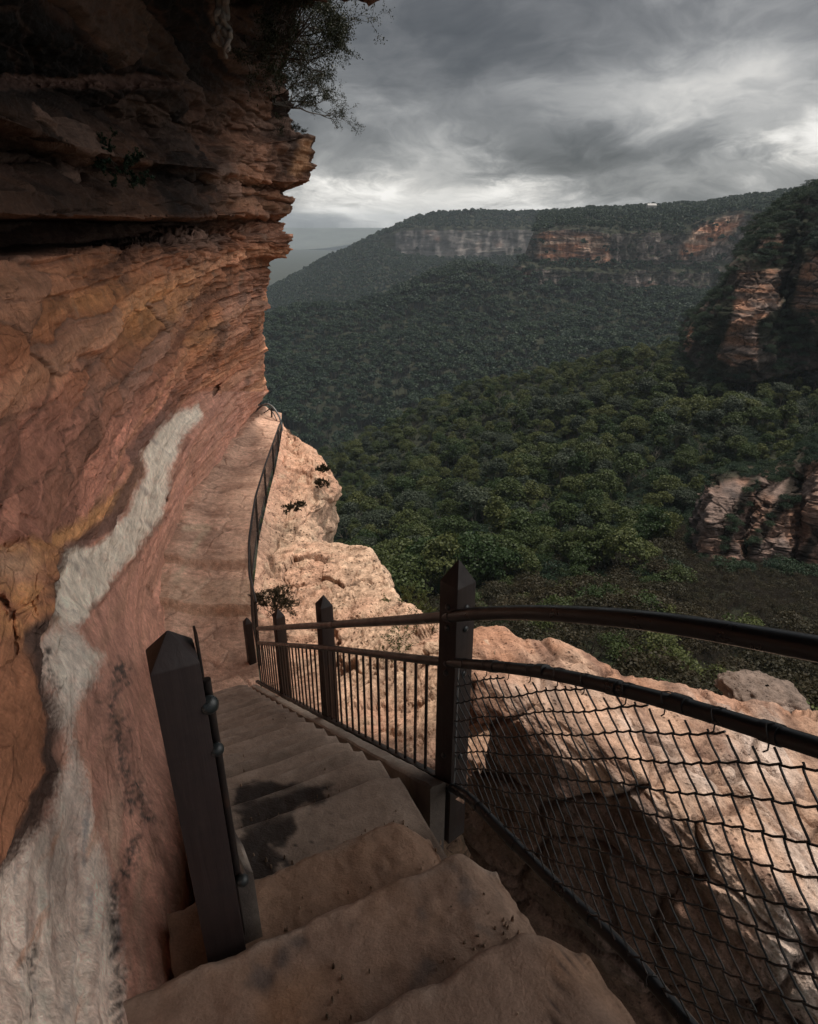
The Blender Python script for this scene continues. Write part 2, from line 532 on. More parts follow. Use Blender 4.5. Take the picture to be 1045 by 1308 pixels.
# ================================================================== CLIFF
def cliff():
    L = -120
    R2 = prow([(L, 1250, .72), (0, 1240, .95), (100, 1180, 1.35), (165, 1080, 1.85), (185, 980, 2.7), (188, 900, 4), (183, 830, 6), (183, 760, 8.4), (203, 690, 10), (235, 630, 12.5), (280, 580, 15.2), (322, 535, 19.4)])
    foot = wrow([(-.40, .3, -2.1), (-.62, .85, -2.25), (-.78, 1.22, -2.3), (-.98, 1.9, -2.65), (-1.22, 2.6, -3.05), (-1.78, 3.75, -3.85), (-2.85, 6.0, -5.4), (-3.85, 8.6, -5.8), (-4.35, 9.9, -5.85), (-4.78, 13.3, -5.8), (-4.6, 16, -5.75), (-4.50, 19.4, -5.7)], R2)
    foot0 = wrow(foot[1] + np.array([.12, 0, -.7]), R2)
    rows = [foot0, foot, R2,
        prow([(L, 1100, .86), (0, 1105, 1.22), (80, 1000, 1.75), (110, 900, 2.4), (125, 840, 3.0), (120, 765, 4.2), (150, 735, 5.5), (190, 690, 7.8), (213, 645, 9.5), (228, 590, 11), (255, 550, 13), (300, 505, 16.5), (341, 500, 20)]),
        prow([(L, 980, 1.0), (0, 1000, 1.45), (50, 880, 1.9), (60, 800, 2.7), (75, 745, 3.4), (100, 700, 4.5), (140, 660, 6), (172, 620, 7.5), (182, 585, 9), (205, 545, 11), (235, 520, 13), (300, 470, 16.8), (340, 470, 19.8)]),
        prow([(L, 600, 1.75), (0, 600, 2.6), (100, 560, 4.6), (180, 500, 8), (240, 450, 11.5), (300, 430, 15.5), (341, 420, 19.5)]),
        prow([(L, 430, 2.4), (0, 430, 3.4), (100, 420, 5.6), (180, 400, 8.5), (240, 380, 12), (300, 370, 15.5), (345, 362, 18.8)]),
        prow([(L, 352, 3.0), (0, 348, 4.1), (100, 342, 6.2), (200, 330, 9.5), (280, 316, 14), (330, 312, 17), (352, 338, 18.3)]),
        prow([(L, 334, 3.2), (0, 331, 4.3), (100, 324, 6.4), (200, 312, 10), (280, 301, 14.3), (330, 296, 17.0), (370, 318, 18.3)]),
        prow([(L, 322, 6.2), (0, 318, 8.0), (100, 311, 9.8), (200, 301, 12.8), (280, 293, 15.6), (330, 285, 17.6), (362, 288, 18.6)]),
        prow([(L, 286, 6.4), (0, 285, 8.2), (100, 284, 10), (200, 284, 13), (280, 282, 15.8), (330, 281, 17.8), (352, 282, 18.8)]),
        prow([(L, 276, 2.9), (0, 275, 4.0), (100, 276, 5.8), (190, 279, 8.6), (280, 277, 12.6), (340, 276, 16.5), (377, 273, 18.0)]),
        prow([(L, 244, 2.9), (0, 240, 4.1), (100, 250, 6), (190, 262, 9), (280, 247, 12.8), (340, 245, 16.6), (378, 256, 18.1)]),
        prow([(L, 186, 4.6), (0, 190, 6.2), (100, 208, 8.2), (200, 224, 11), (280, 236, 13.8), (340, 240, 17.2), (364, 247, 18.8)]),
        prow([(L, 150, 3.0), (0, 150, 4.3), (100, 188, 6.1), (180, 206, 8.8), (280, 216, 12.3), (345, 232, 16), (399, 232, 17.3)]),
        prow([(L, 96, 3.1), (0, 112, 4.5), (80, 140, 6.3), (170, 183, 9.2), (270, 193, 12.6), (355, 180, 16.2), (403, 173, 17.3)]),
        prow([(L, 80, 4.8), (0, 94, 6.6), (80, 120, 8.4), (170, 160, 11), (270, 174, 13.8), (350, 168, 17), (374, 170, 17.8)]),
        prow([(L, 0, 3.9), (0, 20, 5.5), (80, 50, 7), (170, 80, 9.5), (270, 90, 12.8), (345, 100, 16), (364, 100, 17)]),
        prow([(L, -70, 3.4), (0, -70, 4.8), (100, -60, 6.6), (200, -45, 9), (300, -35, 12), (350, -25, 14), (385, -8, 15.5)]),
    ]
    lip = wrow([(2.4, -1.2, 2.9), (2.45, 2.0, 2.75), (2.05, 3.5, 2.75), (1.35, 4.75, 2.7), (.35, 6.6, 2.72), (-.42, 10.0, 2.54), (-2.65, 15.5, 3.98)], rows[-1])  # overhang roof, mostly out of view, added and shaped to shade stairs and slab
    lip2 = wrow(lip[1] + np.array([(-.1, 0, 1.2)] * 5 + [(-.1, 0, .35), (-.1, 0, 1.2)]), rows[-1])
    back = wrow([(-1.5, -1.2, 6), (-1.2, 1, 6), (-1.5, 3, 6.5), (-2, 5, 6.5), (-3, 8, 7), (-4, 12, 7), (-4.5, 17, 7)], rows[-1])
    top = wrow(back[1] + np.array([-6, 3, 5]), rows[-1])
    rows += [lip, lip2, back, top]
    counts = [12, 110, 120, 110, 190, 110, 60, 26, 26, 14, 26, 40, 44, 44, 60, 22, 80, 70, 60, 16, 12, 6]
    G = loft(rows, 400, counts, 2)
    nrow_roof = sum(counts[:19])
    # behind the camera on the left, round the corner on the right
    left = [G[:, :1] + np.array([-.35 * k - .05 * k * k, -1.0 * k, 0]) for k in (4.0, 2.2, 1.0, .4)]
    right = [G[:, -1:] + np.array(o) for o in ((-.10, .3, 0), (-.35, .8, 0), (-1.0, 2, 0), (-3.5, 5, 0))]
    G = np.concatenate(left + [G] + right, 1)
    U, V = pix(G)
    front = G[..., 1] > .2
    rows_i = np.arange(G.shape[0])[:, None] + 0 * U
    inroof = rows_i > nrow_roof
    # ---- large relief: traced outlines pushed towards or away along the view ray
    Wp = np.stack([U * .02, V * .02, 0 * U], -1)
    Uw = U + 7 * fbm(Wp * 1.5, 4, 3) + 2.5 * fbm(Wp * 8, 3, 8)
    Vw = V + 7 * fbm(Wp * 1.5, 4, 9) + 2.5 * fbm(Wp * 8, 3, 18)
    up_poly = [(-400, 1440), (-60, 1190), (0, 1112), (42, 1058), (80, 985), (72, 955), (84, 905), (58, 885), (46, 815), (80, 785), (72, 762), (97, 705), (150, 668), (182, 598), (176, 578), (205, 545), (232, 524), (300, 440), (330, 300), (330, 100), (-400, 100)]
    up = np.where(front, poly_sd(Uw, Vw, up_poly), -50)
    upm = sstep(-2.5, 3.5, up) * sstep(300, 190, U)
    band_poly = [(230, 522), (256, 515), (262, 533), (246, 550), (234, 562), (219, 600), (214, 645), (206, 668), (168, 715), (140, 752), (122, 775), (104, 800), (72, 800), (70, 745), (88, 700), (128, 692), (160, 655), (184, 600), (176, 577), (205, 545)]
    band = np.where(front, poly_sd(Uw, Vw, band_poly), -99)
    low_poly = [(72, 785), (103, 803), (133, 836), (130, 868), (106, 898), (96, 940), (114, 1000), (136, 1080), (160, 1180), (168, 1330), (-200, 1330), (-200, 1180), (0, 1110), (60, 1040), (88, 965), (72, 900), (48, 850), (46, 815)]
    low = np.where(front, poly_sd(Uw, Vw, low_poly), -99)
    slab_poly = [(-200, 700), (0, 690), (45, 680), (95, 705), (72, 762), (80, 788), (45, 815), (60, 888), (85, 903), (72, 958), (80, 988), (40, 1062), (0, 1115), (-200, 1300)]
    slab = np.where(front, poly_sd(Uw, Vw, slab_poly), -99)
    slabm = sstep(-2, 5, slab)
    under = sstep(14, 3, np.abs(up + 9)) * sstep(300, 190, U) * (up < 0)
    k = 1 - .060 * sstep(-1, 17, up) * sstep(300, 190, U) - .055 * sstep(-2, 10, slab) + .012 * sstep(-4, 4, band) - .016 * sstep(-6, -1, -np.abs(low + 3)) * 0
    for bp_, kk in (([(-80, 720), (0, 698), (20, 685), (36, 677), (50, 681), (97, 705), (70, 742), (37, 765), (11, 790), (0, 764), (-80, 740)], .022), ([(12, 794), (38, 769), (68, 745), (76, 765), (82, 788), (45, 815), (26, 822)], .012),
                    ([(-80, 640), (0, 700), (20, 687), (36, 679), (60, 682), (97, 700), (60, 660), (0, 640)], -.02)):
        k -= np.where(front, kk * sstep(-1, 9, poly_sd(Uw, Vw, bp_)), 0)
    # lobes of the white water-worn rock
    lobe = np.zeros_like(U)
    for (cx, cy, rx, ry, h) in [(105, 845, 34, 40, .020), (150, 690, 55, 30, .014), (205, 575, 25, 45, .012), (90, 980, 30, 70, .014), (40, 1180, 40, 80, .012), (165, 900, 22, 90, .012), (120, 1150, 25, 120, .012), (60, 760, 20, 30, .016)]:
        q = ((Uw - cx) / rx) ** 2 + ((Vw - cy) / ry) ** 2
        lobe += h * np.sqrt(np.maximum(0, 1 - q))
    k -= np.where(front, lobe, 0)
    k = np.where(front, k, 1)
    # cracks and shelf lines of the red wall, traced
    crack = np.zeros_like(U)
    for pts, wd, dp in [([(0, 388), (50, 384), (90, 380)], 4, .012), ([(0, 540), (60, 520), (75, 512)], 4, .014), ([(110, 505), (170, 480), (200, 470)], 4, .012),
                        ([(95, 360), (165, 362)], 3.5, .010), ([(0, 640), (80, 600)], 4, .01), ([(230, 388), (262, 380), (290, 372)], 8, .014), ([(215, 415), (250, 425), (285, 420)], 9, .016),
                        ([(240, 560), (232, 575), (212, 640)], 5, .012), ([(213, 655), (165, 725), (118, 778)], 5, .016), ([(280, 490), (277, 500)], 4, .02), ([(190, 752), (196, 770), (200, 790)], 7, .012),
                        ([(150, 580), (146, 560), (152, 575)], 6, .012), ([(250, 590), (248, 660)], 3, .008), ([(66, 743), (37, 767), (11, 792)], 3, .012), ([(0, 762), (17, 784), (24, 835)], 4, .012), ([(60, 470), (130, 455)], 3, .008)]:
        dd = line_d(Uw, Vw, pts)
        crack += dp * sstep(wd, 0, dd)
    k += np.where(front & ~inroof, crack, 0)
    G = G * k[..., None]
    # ---- natural roughness along the normal
    Nn = blur(normals(G), 3)
    s = np.where(np.sum(Nn * -G, -1, keepdims=True) > 0, 1, -1)
    s = np.where(np.median(s) > 0, 1, -1)
    Nn = Nn * s
    Nn[..., 2] *= np.where(inroof, 1, .3)
    Nn /= np.linalg.norm(Nn, axis=-1, keepdims=True) + 1e-9
    Yd = np.clip(G[..., 1], 1.0, 20)
    tilt = G.copy()
    tilt[..., 2] += .16 * fbm(G * .3, 3, 77) + .035 * G[..., 1] * sstep(14, 4, G[..., 1])
    sv = tilt * np.array([.28, .28, 2.6])
    strata = fbm(sv, 4, 21, .55)
    beds = fbm(tilt * np.array([.35, .35, 9.0]), 3, 31, .6)
    blocks = fbm(G * .9, 5, 41, .55)
    ridg = fbm(G * np.array([1.3, 1.3, 2.4]), 4, 51, .55, ridged=True)
    upz = sstep(340, 300, V) * front
    smooth = np.clip(np.where(front, np.maximum(sstep(-8, 6, band), sstep(-8, 10, low)), 0), 0, 1)
    below = sstep(4, -10, up) * (V > 430)
    amp = (.012 + .0052 * Yd)
    rough = 1 - .85 * smooth - .45 * below * (1 - smooth)
    terr = np.round(strata * 5 + .5 * blocks) / 5
    def saw(k, sd, wp):                        # bedding planes: each bed leans out, then steps back sharply
        q = tilt[..., 2] * k + wp * fbm(G * np.array([.5, .5, .8]), 4, sd) + .06 * k * G[..., 1] * .12
        f = q - np.floor(q)
        return np.where(f < .88, f / .88, (1 - f) / .12) - .5
    bedm = sstep(-.25, .35, fbm(G * np.array([.4, .4, 1.1]), 3, 25))
    bedm2 = sstep(-.2, .3, fbm(G * np.array([.7, .7, 1.6]), 3, 26))
    disp = amp * rough * (1.0 * strata + .8 * terr + .8 * beds + 1.0 * blocks - .7 * np.maximum(0, ridg - .2) - 2.2 * bedm * saw(1.5, 22, .28) - 1.2 * bedm2 * saw(4.3, 23, .4))
    wq = tilt + .16 * np.stack([fbm(G * 1.3, 3, 401), fbm(G * 1.3, 3, 402), .6 * fbm(G * 1.3, 3, 403)], -1)
    _, e1_, r1_ = worley(wq * np.array([.42, .42, 2.1]), 411)
    _, e2_, r2_ = worley(wq * np.array([1.3, 1.3, 6.2]), 412)
    chips = sstep(-.35, .15, fbm(G * np.array([.45, .45, .8]), 3, 413))
    blk_d = (r1_ - .5) * 1.1 + .45 * chips * (r2_ - .5) - .4 * sstep(.07, .0, e1_) - .25 * chips * sstep(.08, 0, e2_)
    disp += amp * rough * blk_d * sstep(620, 520, V) * (1 - .72 * np.where(front, sstep(300, 280, V), 0)) + amp * rough * .45 * blk_d * sstep(520, 620, V)
    rub = np.exp(-((V - 308 - .02 * (300 - U)) / 26.0) ** 2) * front * sstep(60, 220, U)
    cell = fbm(G * np.array([2.2, 2.2, 4.0]), 3, 61, .6, ridged=True)
    _, e3_, r3_ = worley((wq + .05 * fbm(G * 6, 2, 63)[..., None]) * np.array([2.6, 2.6, 5.0]), 414)
    disp += rub * .12 * cell + rub * .26 * (r3_ - .5) - rub * .12 * sstep(.1, 0, e3_)
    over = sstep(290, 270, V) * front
    lumps = fbm(G * np.array([.8, .8, 1.2]), 4, 71, .5)
    disp += over * (.045 * Yd ** .8 * .42) * (lumps * 1.4 + .8 * (1 - 2 * np.abs(gn(G * np.array([.9, .9, 1.5]), 75))))
    disp += over * Yd ** .6 * (.03 * (r1_ - .5) + .015 * (r2_ - .5) - .02 * sstep(.12, 0, e1_))
    disp += over * (.05 * fbm(G * 3.5, 4, 79, .6) - .05 * np.maximum(0, fbm(G * np.array([1.6, 1.6, 3.2]), 4, 80, ridged=True) - .15)) * Yd ** .5
    honey = fbm(G * 3.2, 3, 91, .5, ridged=True)
    disp -= .02 * np.maximum(0, honey - .35) * rough * Yd ** .5
    water = fbm(np.stack([Uw * .03, Vw * .006, 0 * U], -1), 3, 95)
    disp += np.where(front, sstep(-8, 10, low) * .035 * water + sstep(-6, 8, band) * .10 * fbm(np.stack([(U * .75 + V * .65) * .012, (U * .65 - V * .75) * .035, 0 * U], -1), 4, 97), 0)
    rowlen = np.linalg.norm(np.gradient(G, axis=0), axis=-1)   # keep the relief off the long narrow faces of the undersides
    calm = np.where(front, sstep(.16, .035, blur(rowlen, 6)), .3)
    disp = disp * np.where(V < 340, .25 + .75 * calm, 1) * (1 - .45 * over)
    edge = np.ones(U.shape[1]); edge[-5:] = [1, .6, .2, 0, 0]
    G = G + Nn * (disp * edge[None])[..., None]
    # ---- mineral colours, and shade painted under the overhang
    P = np.zeros(U.shape + (3,))
    t1 = sstep(-.35, .35, fbm(G * np.array([.22, .22, .9]) + 4, 4, 101))
    t2 = sstep(-.3, .4, strata + .3 * blocks)
    c = mixc(np.array([.43, .175, .085]) + P, (.50, .235, .15), t1)
    c = mixc(c, (.30, .125, .072), t2 * .65)
    orange = np.where(front, np.exp(-((Vw - 395) / 48) ** 2) * sstep(330, 240, Uw), 0)
    c = mixc(c, (.55, .26, .105), orange * .75 * sstep(-.5, .3, fbm(sv * .7, 3, 111)))
    c = mixc(c, (.44, .20, .15), sstep(430, 560, V) * .75 * front)
    dk = sstep(.12, .45, fbm(G * np.array([.7, .7, 1.6]) + 9, 4, 121))
    c = mixc(c, (.12, .066, .05), dk * .75 * (1 - .8 * smooth))
    zb_ = tilt[..., 2:] * np.array([.0, .0, 1.0]) + .10 * fbm(G * .7, 4, 124)[..., None] * np.array([0, 0, 1.0])
    b1_ = fbm(zb_ * 1.7 + np.array([.3, .7, 0]), 3, 122); b2_ = fbm(zb_ * 6.5 + np.array([.3, .7, 0]), 3, 123)
    c = mixc(c, (.24, .115, .075), sstep(.02, .30, b1_) * .6 * (1 - smooth))
    c = mixc(c, (.56, .30, .17), sstep(-.05, -.32, b1_) * .55 * (1 - smooth))
    c = c * (1 + .55 * b2_ * (1 - smooth))[..., None]
    lic = sstep(.15, .5, fbm(G * 2.2 + 3, 4, 131)) * sstep(560, 380, V)
    c = mixc(c, (.16, .13, .10), lic * .5)
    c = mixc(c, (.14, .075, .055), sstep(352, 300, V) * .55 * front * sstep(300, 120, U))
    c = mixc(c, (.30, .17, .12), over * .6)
    over_shade = over * sstep(-.25, .25, fbm(G * .5 + 7, 4, 141) + .3 * sstep(120, 40, V) - .05)  # the overhang's near-black shade, painted into the rock colour
    c = mixc(c, (.022, .017, .016), np.maximum(over_shade * .92, sstep(200, 90, V) * front * .95))
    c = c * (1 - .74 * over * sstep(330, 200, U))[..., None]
    c = mixc(c, (.03, .022, .02), sstep(336, 322, V + .06 * U) * sstep(276, 284, V) * front * sstep(330, 240, U) * .8)  # deep shade of the recess below the ledge, painted in
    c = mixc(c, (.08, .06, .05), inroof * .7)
    lines = np.maximum(sstep(.24, .44, bedm * saw(1.5, 22, .28)), .7 * sstep(.32, .46, bedm2 * saw(4.3, 23, .4)))
    c = mixc(c, (.10, .05, .035), lines * .65 * rough * sstep(700, 560, V))
    c = c * (1 + .55 * (r1_ - .5) * rough + .35 * (r2_ - .5) * chips * rough)[..., None]
    c = mixc(c, (.07, .04, .03), (sstep(.045, 0, e1_) * .7 + sstep(.05, 0, e2_) * chips * .5).clip(0, 1) * rough * sstep(760, 560, V) * .8)
    c = mixc(c, (.22, .14, .11), sstep(.62, .9, r1_) * sstep(560, 480, V) * rough * .55)
    blk = np.where(front, sstep(2, 12, poly_sd(Uw, Vw, [(366, 225), (380, 172), (404, 172), (403, 215), (385, 235)])), 0)
    c = mixc(c, (.50, .27, .15), blk * .8)
    # slab by the path, ochre at its upper end
    c = mixc(c, (.35, .150, .078), slabm * .8)
    ochre = slabm * sstep(860, 760, Vw) * sstep(-.35, .25, fbm(Wp * 2.2, 4, 151))
    c = mixc(c, (.56, .27, .115), ochre * .8)
    c = mixc(c, (.50, .30, .20), slabm * np.exp(-((Vw - 720) / 22) ** 2) * sstep(70, 20, Uw) * .8)
    c = mixc(c, (.56, .28, .12), np.where(front, sstep(16, 3, line_d(Uw, Vw, [(182, 592), (168, 625), (120, 665), (80, 690)])) * (up > -2), 0) * .85)
    c = mixc(c, (.15, .085, .068), np.where(front, sstep(17, 9, up) * sstep(-4, 0, up) * sstep(250, 200, U), 0) * .9)  # dark edge shadow of the undercut lip, painted into the colour
    c = mixc(c, (.075, .045, .036), np.where(front, sstep(13, 5, np.abs(slab - 5)) * sstep(690, 740, V), 0) * .9)  # slab's rim and underside painted dark in the same way
    # pale streaked water-worn rock
    ef = 4 * fbm(Wp * 14, 4, 168)
    wb = sstep(-3, 8, band + 1.4 * ef) * (.78 + .22 * sstep(-.4, .0, fbm(Wp * 5, 4, 169)))
    wl = sstep(-8, 14, low + 3 * ef) * (.8 + .2 * sstep(-.4, .0, fbm(Wp * 4, 4, 170)))
    streak = fbm(np.stack([Uw * .055 + .02 * Vw, Vw * .007 + 3, 0 * U], -1), 4, 161, .6)
    streak2 = fbm(np.stack([Uw * .045, Vw * .004 + 9, 0 * U], -1), 5, 163, .6)
    fl = fbm(np.stack([(Uw * .75 + Vw * .65) * .018, (Uw * .65 - Vw * .75) * .09, 0 * U], -1), 4, 165, .6)
    pale = mixc(np.array([.86, .745, .62]) + P, (.46, .39, .34), sstep(.12, .5, fl))
    c = mixc(c, pale, wb)
    pale2 = mixc(np.array([.70, .56, .47]) + P, (.42, .30, .25), sstep(-.1, .45, streak2))
    pale2 = mixc(pale2, (.50, .27, .18), sstep(.1, .45, streak) * .8)
    pale2 = mixc(pale2, (.78, .69, .58), sstep(-6, 16, poly_sd(Uw, Vw, [(74, 785), (105, 798), (135, 838), (128, 868), (106, 890), (96, 930), (78, 900), (60, 860), (66, 820)])) * sstep(-.5, .1, fl))
    pale2 = mixc(pale2, (.70, .58, .50), np.exp(-((Uw - 95) / 18) ** 2) * sstep(1150, 950, Vw) * .7)
    pale2 = pale2 * (1 + .26 * sstep(900, 1040, Vw))[..., None]
    pale2 = mixc(pale2, (.24, .23, .24), sstep(.15, .5, fbm(np.stack([Uw * .05, Vw * .012, 0 * U], -1), 5, 167)) * .7)
    c = mixc(c, pale2, wl)
    pinkw = np.where(front, sstep(5, -12, up) * sstep(4, -8, np.maximum(band, low)) * (V > 500), 0)
    c = mixc(c, (.47, .245, .185), pinkw * .8)
    c = mixc(c, (.36, .20, .14), pinkw * sstep(-.1, .4, streak) * .6)
    c = mixc(c, (.50, .36, .27), pinkw * sstep(940, 1100, V) * sstep(-.2, .4, streak2) * .6)
    for pts, wd in [([(158, 850), (140, 900), (150, 930), (158, 985), (165, 1030)], 11), ([(172, 1075), (152, 1130), (146, 1180), (150, 1210)], 9), ([(160, 1235), (152, 1290), (160, 1320)], 6), ([(148, 855), (160, 865)], 10), ([(175, 1000), (190, 1050)], 9), ([(60, 830), (66, 880)], 5), ([(45, 1210), (40, 1300)], 7)]:
        dd = line_d(Uw, Vw, pts) + 16 * fbm(Wp * 5, 4, 171)
        c = mixc(c, (.060, .05, .046), np.where(front, sstep(wd * 1.7, -wd * .3, dd) * sstep(-.45, .25, fbm(Wp * 9, 4, 172)), 0) * .95)
    c = mixc(c, (.12, .07, .05), np.clip(crack * 40, 0, 1) * .8 * front)
    c = c * (1 + .22 * fbm(G * 5, 3, 181))[..., None]
    c = c * np.where(front, 1 + .22 * sstep(330, 420, V) * (1 - wb) * (1 - .8 * wl), 1)[..., None]
    wet = np.where(front, .5 * np.maximum(wb, wl) * sstep(-.1, .4, fl), 0)
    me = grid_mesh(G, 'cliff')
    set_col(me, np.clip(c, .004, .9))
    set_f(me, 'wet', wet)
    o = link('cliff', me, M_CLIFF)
    tag(o, kind='structure')
    return G
CL = cliff()

# ================================================================== STAIRCASE
def build_stairs():
    stair = empty('stone_staircase', st(2.4, .6, -4.4), 'worn stone staircase descending between cliff wall and black railing', 'staircase')
    nos = [-1.09, -.63, -.25, .20, .46, .73, .98, 1.24, 1.52]
    while nos[-1] < 4.7: nos.append(nos[-1] + .28)
    stain = [(300, 1000), (375, 1000), (430, 1002), (405, 1030), (378, 1042), (385, 1060), (355, 1085), (372, 1100), (345, 1138), (300, 1150)]
    for i, a in enumerate(nos):
        zs = {0: -1.92, 1: -2.13, 2: -2.33, 3: -2.56}
        z = zs.get(i, nose(a))
        prev = nos[i - 1] if i else -2.3
        zn = zs.get(i + 1, nose(nos[i + 1]) if i + 1 < len(nos) else -5.75)
        rough = i < 3
        nw, o0, o1 = (150, .16, 1.35) if rough else (70, .20, 1.20)
        if i < 2: o1 = 2.0
        if i < 2: o0 = .22
        if i == 2: o0 = .30
        rd = .034 if rough else .018
        prof = [(prev - .25, z), (prev, z)]
        prof += [(prev + (a - rd - prev) * t, z) for t in np.linspace(.05, 1, 26)]
        prof += [(a - rd + rd * math.sin(t), z - rd + rd * math.cos(t)) for t in np.linspace(.2, math.pi / 2, 7)]
        prof += [(a + .012 * t, z - rd - (z - rd - zn + .22) * t) for t in np.linspace(.08, 1, 16)]
        prof = np.array(prof)
        ow = np.linspace(o0, o1, nw)
        G = np.zeros((len(prof), nw + 4, 3))
        for j in range(nw + 4):
            jj = min(max(j - 2, 0), nw - 1)
            o = ow[jj]
            xy = A0 + SD * prof[:, :1] - SN * o
            zz = prof[:, 1].copy()
            if j < 2 or j >= nw + 2:
                drop = (.10 if j in (1, nw + 2) else 1.2)
                zz = np.minimum(zz, z) - drop
            G[:, j] = np.c_[xy, zz]
        inner = np.zeros(G.shape[:2]); inner[:, 2:-2] = 1
        s = 1 if rough else .35
        D = inner * s * (.018 * fbm(G * 2.2, 5, 200 + i, .6) + .020 * fbm(G * 7, 4, 230 + i, .6) - .012 * sstep(.05, 0, np.abs(fbm(G * 1.8 + i * 3, 4, 264))) * sstep(0, .3, fbm(G * 1.1 + 8, 2, 267)))
        Nn = blur(normals(G), 1)
        Nn *= np.where(Nn[..., 2:].mean() < 0, -1, 1)
        G = G + Nn * D[..., None]
        worn = .018 * np.exp(-((np.arange(nw + 4) / (nw + 3) - .5) / .3) ** 2)
        G[..., 2] -= worn[None] * inner
        # ragged, slightly skew front edges on the rock-cut steps
        wave = (.026 if rough else .006) * fbm(np.stack([np.arange(nw + 4) * .06, np.full(nw + 4, i * 3.1), np.zeros(nw + 4)], -1), 4, 250)
        nf = sstep(prev, a, prof[:, 0])
        G[..., :2] += SD * (nf[:, None, None] * wave[None, :, None])
        e_ = np.zeros(nw + 4); e_[2:-2] = sstep(.16, 0, ow - o0); e_[:2] = 1
        G[..., 2] -= (.055 if rough else .02) * (e_ ** 2)[None] * inner
        G[..., :2] -= SD * (nf[:, None, None] * ((.10 if rough else .03) * e_ ** 2)[None, :, None])
        U, V = pix(G)
        c0 = np.array([.27, .175, .13]) if rough else np.array([.29, .215, .17])
        c = c0 * (1 + .18 * fbm(G * 3, 4, 260) + .14 * fbm(G * 14, 3, 261))[..., None]
        if rough:
            c = mixc(c, (.36, .19, .10), sstep(.0, .5, fbm(G * 2.0 + 5, 4, 262)) * .6)
            c = mixc(c, (.10, .08, .075), sstep(.28, .48, fbm(G * 4.5 + 2, 4, 263)) * .75)
            vein = sstep(.045, .0, np.abs(fbm(G * 1.8 + i * 3, 4, 264)))
            c = mixc(c, (.06, .04, .035), vein * .85 * sstep(0, .3, fbm(G * 1.1 + 8, 2, 267)))
        if i == 2: c = mixc(c, (.33, .19, .12), .5)
        else: c = mixc(c, (.36, .24, .17), sstep(.1, .5, fbm(G * 1.3, 3, 265)) * .4)
        wt_ = np.zeros(U.shape)
        if 2 < i <= 7:
            wn = 34 * fbm(np.stack([U * .025, V * .025, 0 * U], -1), 5, 266, .62)
            wt_ = sstep(-4, 6, poly_sd(U + wn, V + wn * .6, stain))
            drops = sstep(.34, .44, fbm(np.stack([U * .10, V * .10, 0 * U], -1), 2, 268)) * sstep(60, 5, line_d(U, V, [(400, 1040), (380, 1100), (350, 1130)]))
            wt_ = np.clip(np.maximum(wt_, drops), 0, 1)
            c = mixc(c, (.022, .016, .014), wt_ * .93)
        # dirt gathers where tread meets the riser above
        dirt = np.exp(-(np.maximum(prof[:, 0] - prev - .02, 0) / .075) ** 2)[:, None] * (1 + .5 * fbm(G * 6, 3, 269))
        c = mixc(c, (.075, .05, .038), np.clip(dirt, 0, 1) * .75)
        c = c * (1 + .10 * math.sin(i * 2.4)) 
        nosec = sstep(a - .07, a - .01, prof[:, 0])[:, None] * sstep(-.2, .3, fbm(G * 7, 3, 270))
        c = mixc(c, (.42, .33, .27), nosec * .45)
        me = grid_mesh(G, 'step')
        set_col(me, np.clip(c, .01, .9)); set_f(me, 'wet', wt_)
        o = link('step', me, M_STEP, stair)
        if i == 1: o['label'] = 'broad rock step with dark stains and rounded edge'
        if i == 3: o['label'] = 'pale slab step half covered by a dark wet stain'
    # cement kerbs along both sides
    for side in (0, 1):
        oa, ob = (.03, .115) if side == 0 else (1.045, 1.13)
        aa = np.linspace(-.02 if side == 0 else -.50, 5.15, 70)
        ring = []
        G = np.zeros((len(aa), 9, 3))
        for i, a in enumerate(aa):
            zt = nose(a) + (-.13 if side == 0 else .10)
            zb = zt - .55
            pts = [(oa, zb), (oa, zt - .012), (oa + .012, zt), ((oa + ob) / 2, zt), (ob - .012, zt), (ob, zt - .012), (ob, zt - .2), (ob, zb), (oa, zb)]
            for j, (o_, z_) in enumerate(pts): G[i, j] = st(a, o_, z_)
        G += .006 * fbm(G * 9, 3, 280)[..., None]
        c = np.array([.36, .30, .25]) * (1 + .25 * fbm(G * 5, 4, 281))[..., None]
        if side == 0:
            near = sstep(.3, .12, aa)[:, None] * np.ones(9)
            c = mixc(c, (.06, .048, .043), near * .9)
        else:
            U, V = pix(G)
            c = mixc(c, (.04, .03, .03), sstep(-.1, .1, fbm(G * 6, 3, 283)) * .85)
        me = grid_mesh(G, 'kerb', True)
        e = [tuple(range(8))[::-1]]
        bm = bmesh.new(); bm.from_mesh(me); bm.verts.ensure_lookup_table()
        bm.faces.new([bm.verts[k] for k in range(8)])
        bm.faces.new([bm.verts[len(aa) * 9 - 9 + k] for k in range(8)])
        bm.to_mesh(me); bm.free()
        for x in list(me.color_attributes): me.color_attributes.remove(x)
        set_col(me, np.clip(c, .01, .9))
        try: me.set_sharp_from_angle(angle=math.radians(40))
        except Exception: pass
        link('kerb', me, M_KERB, stair)
build_stairs()

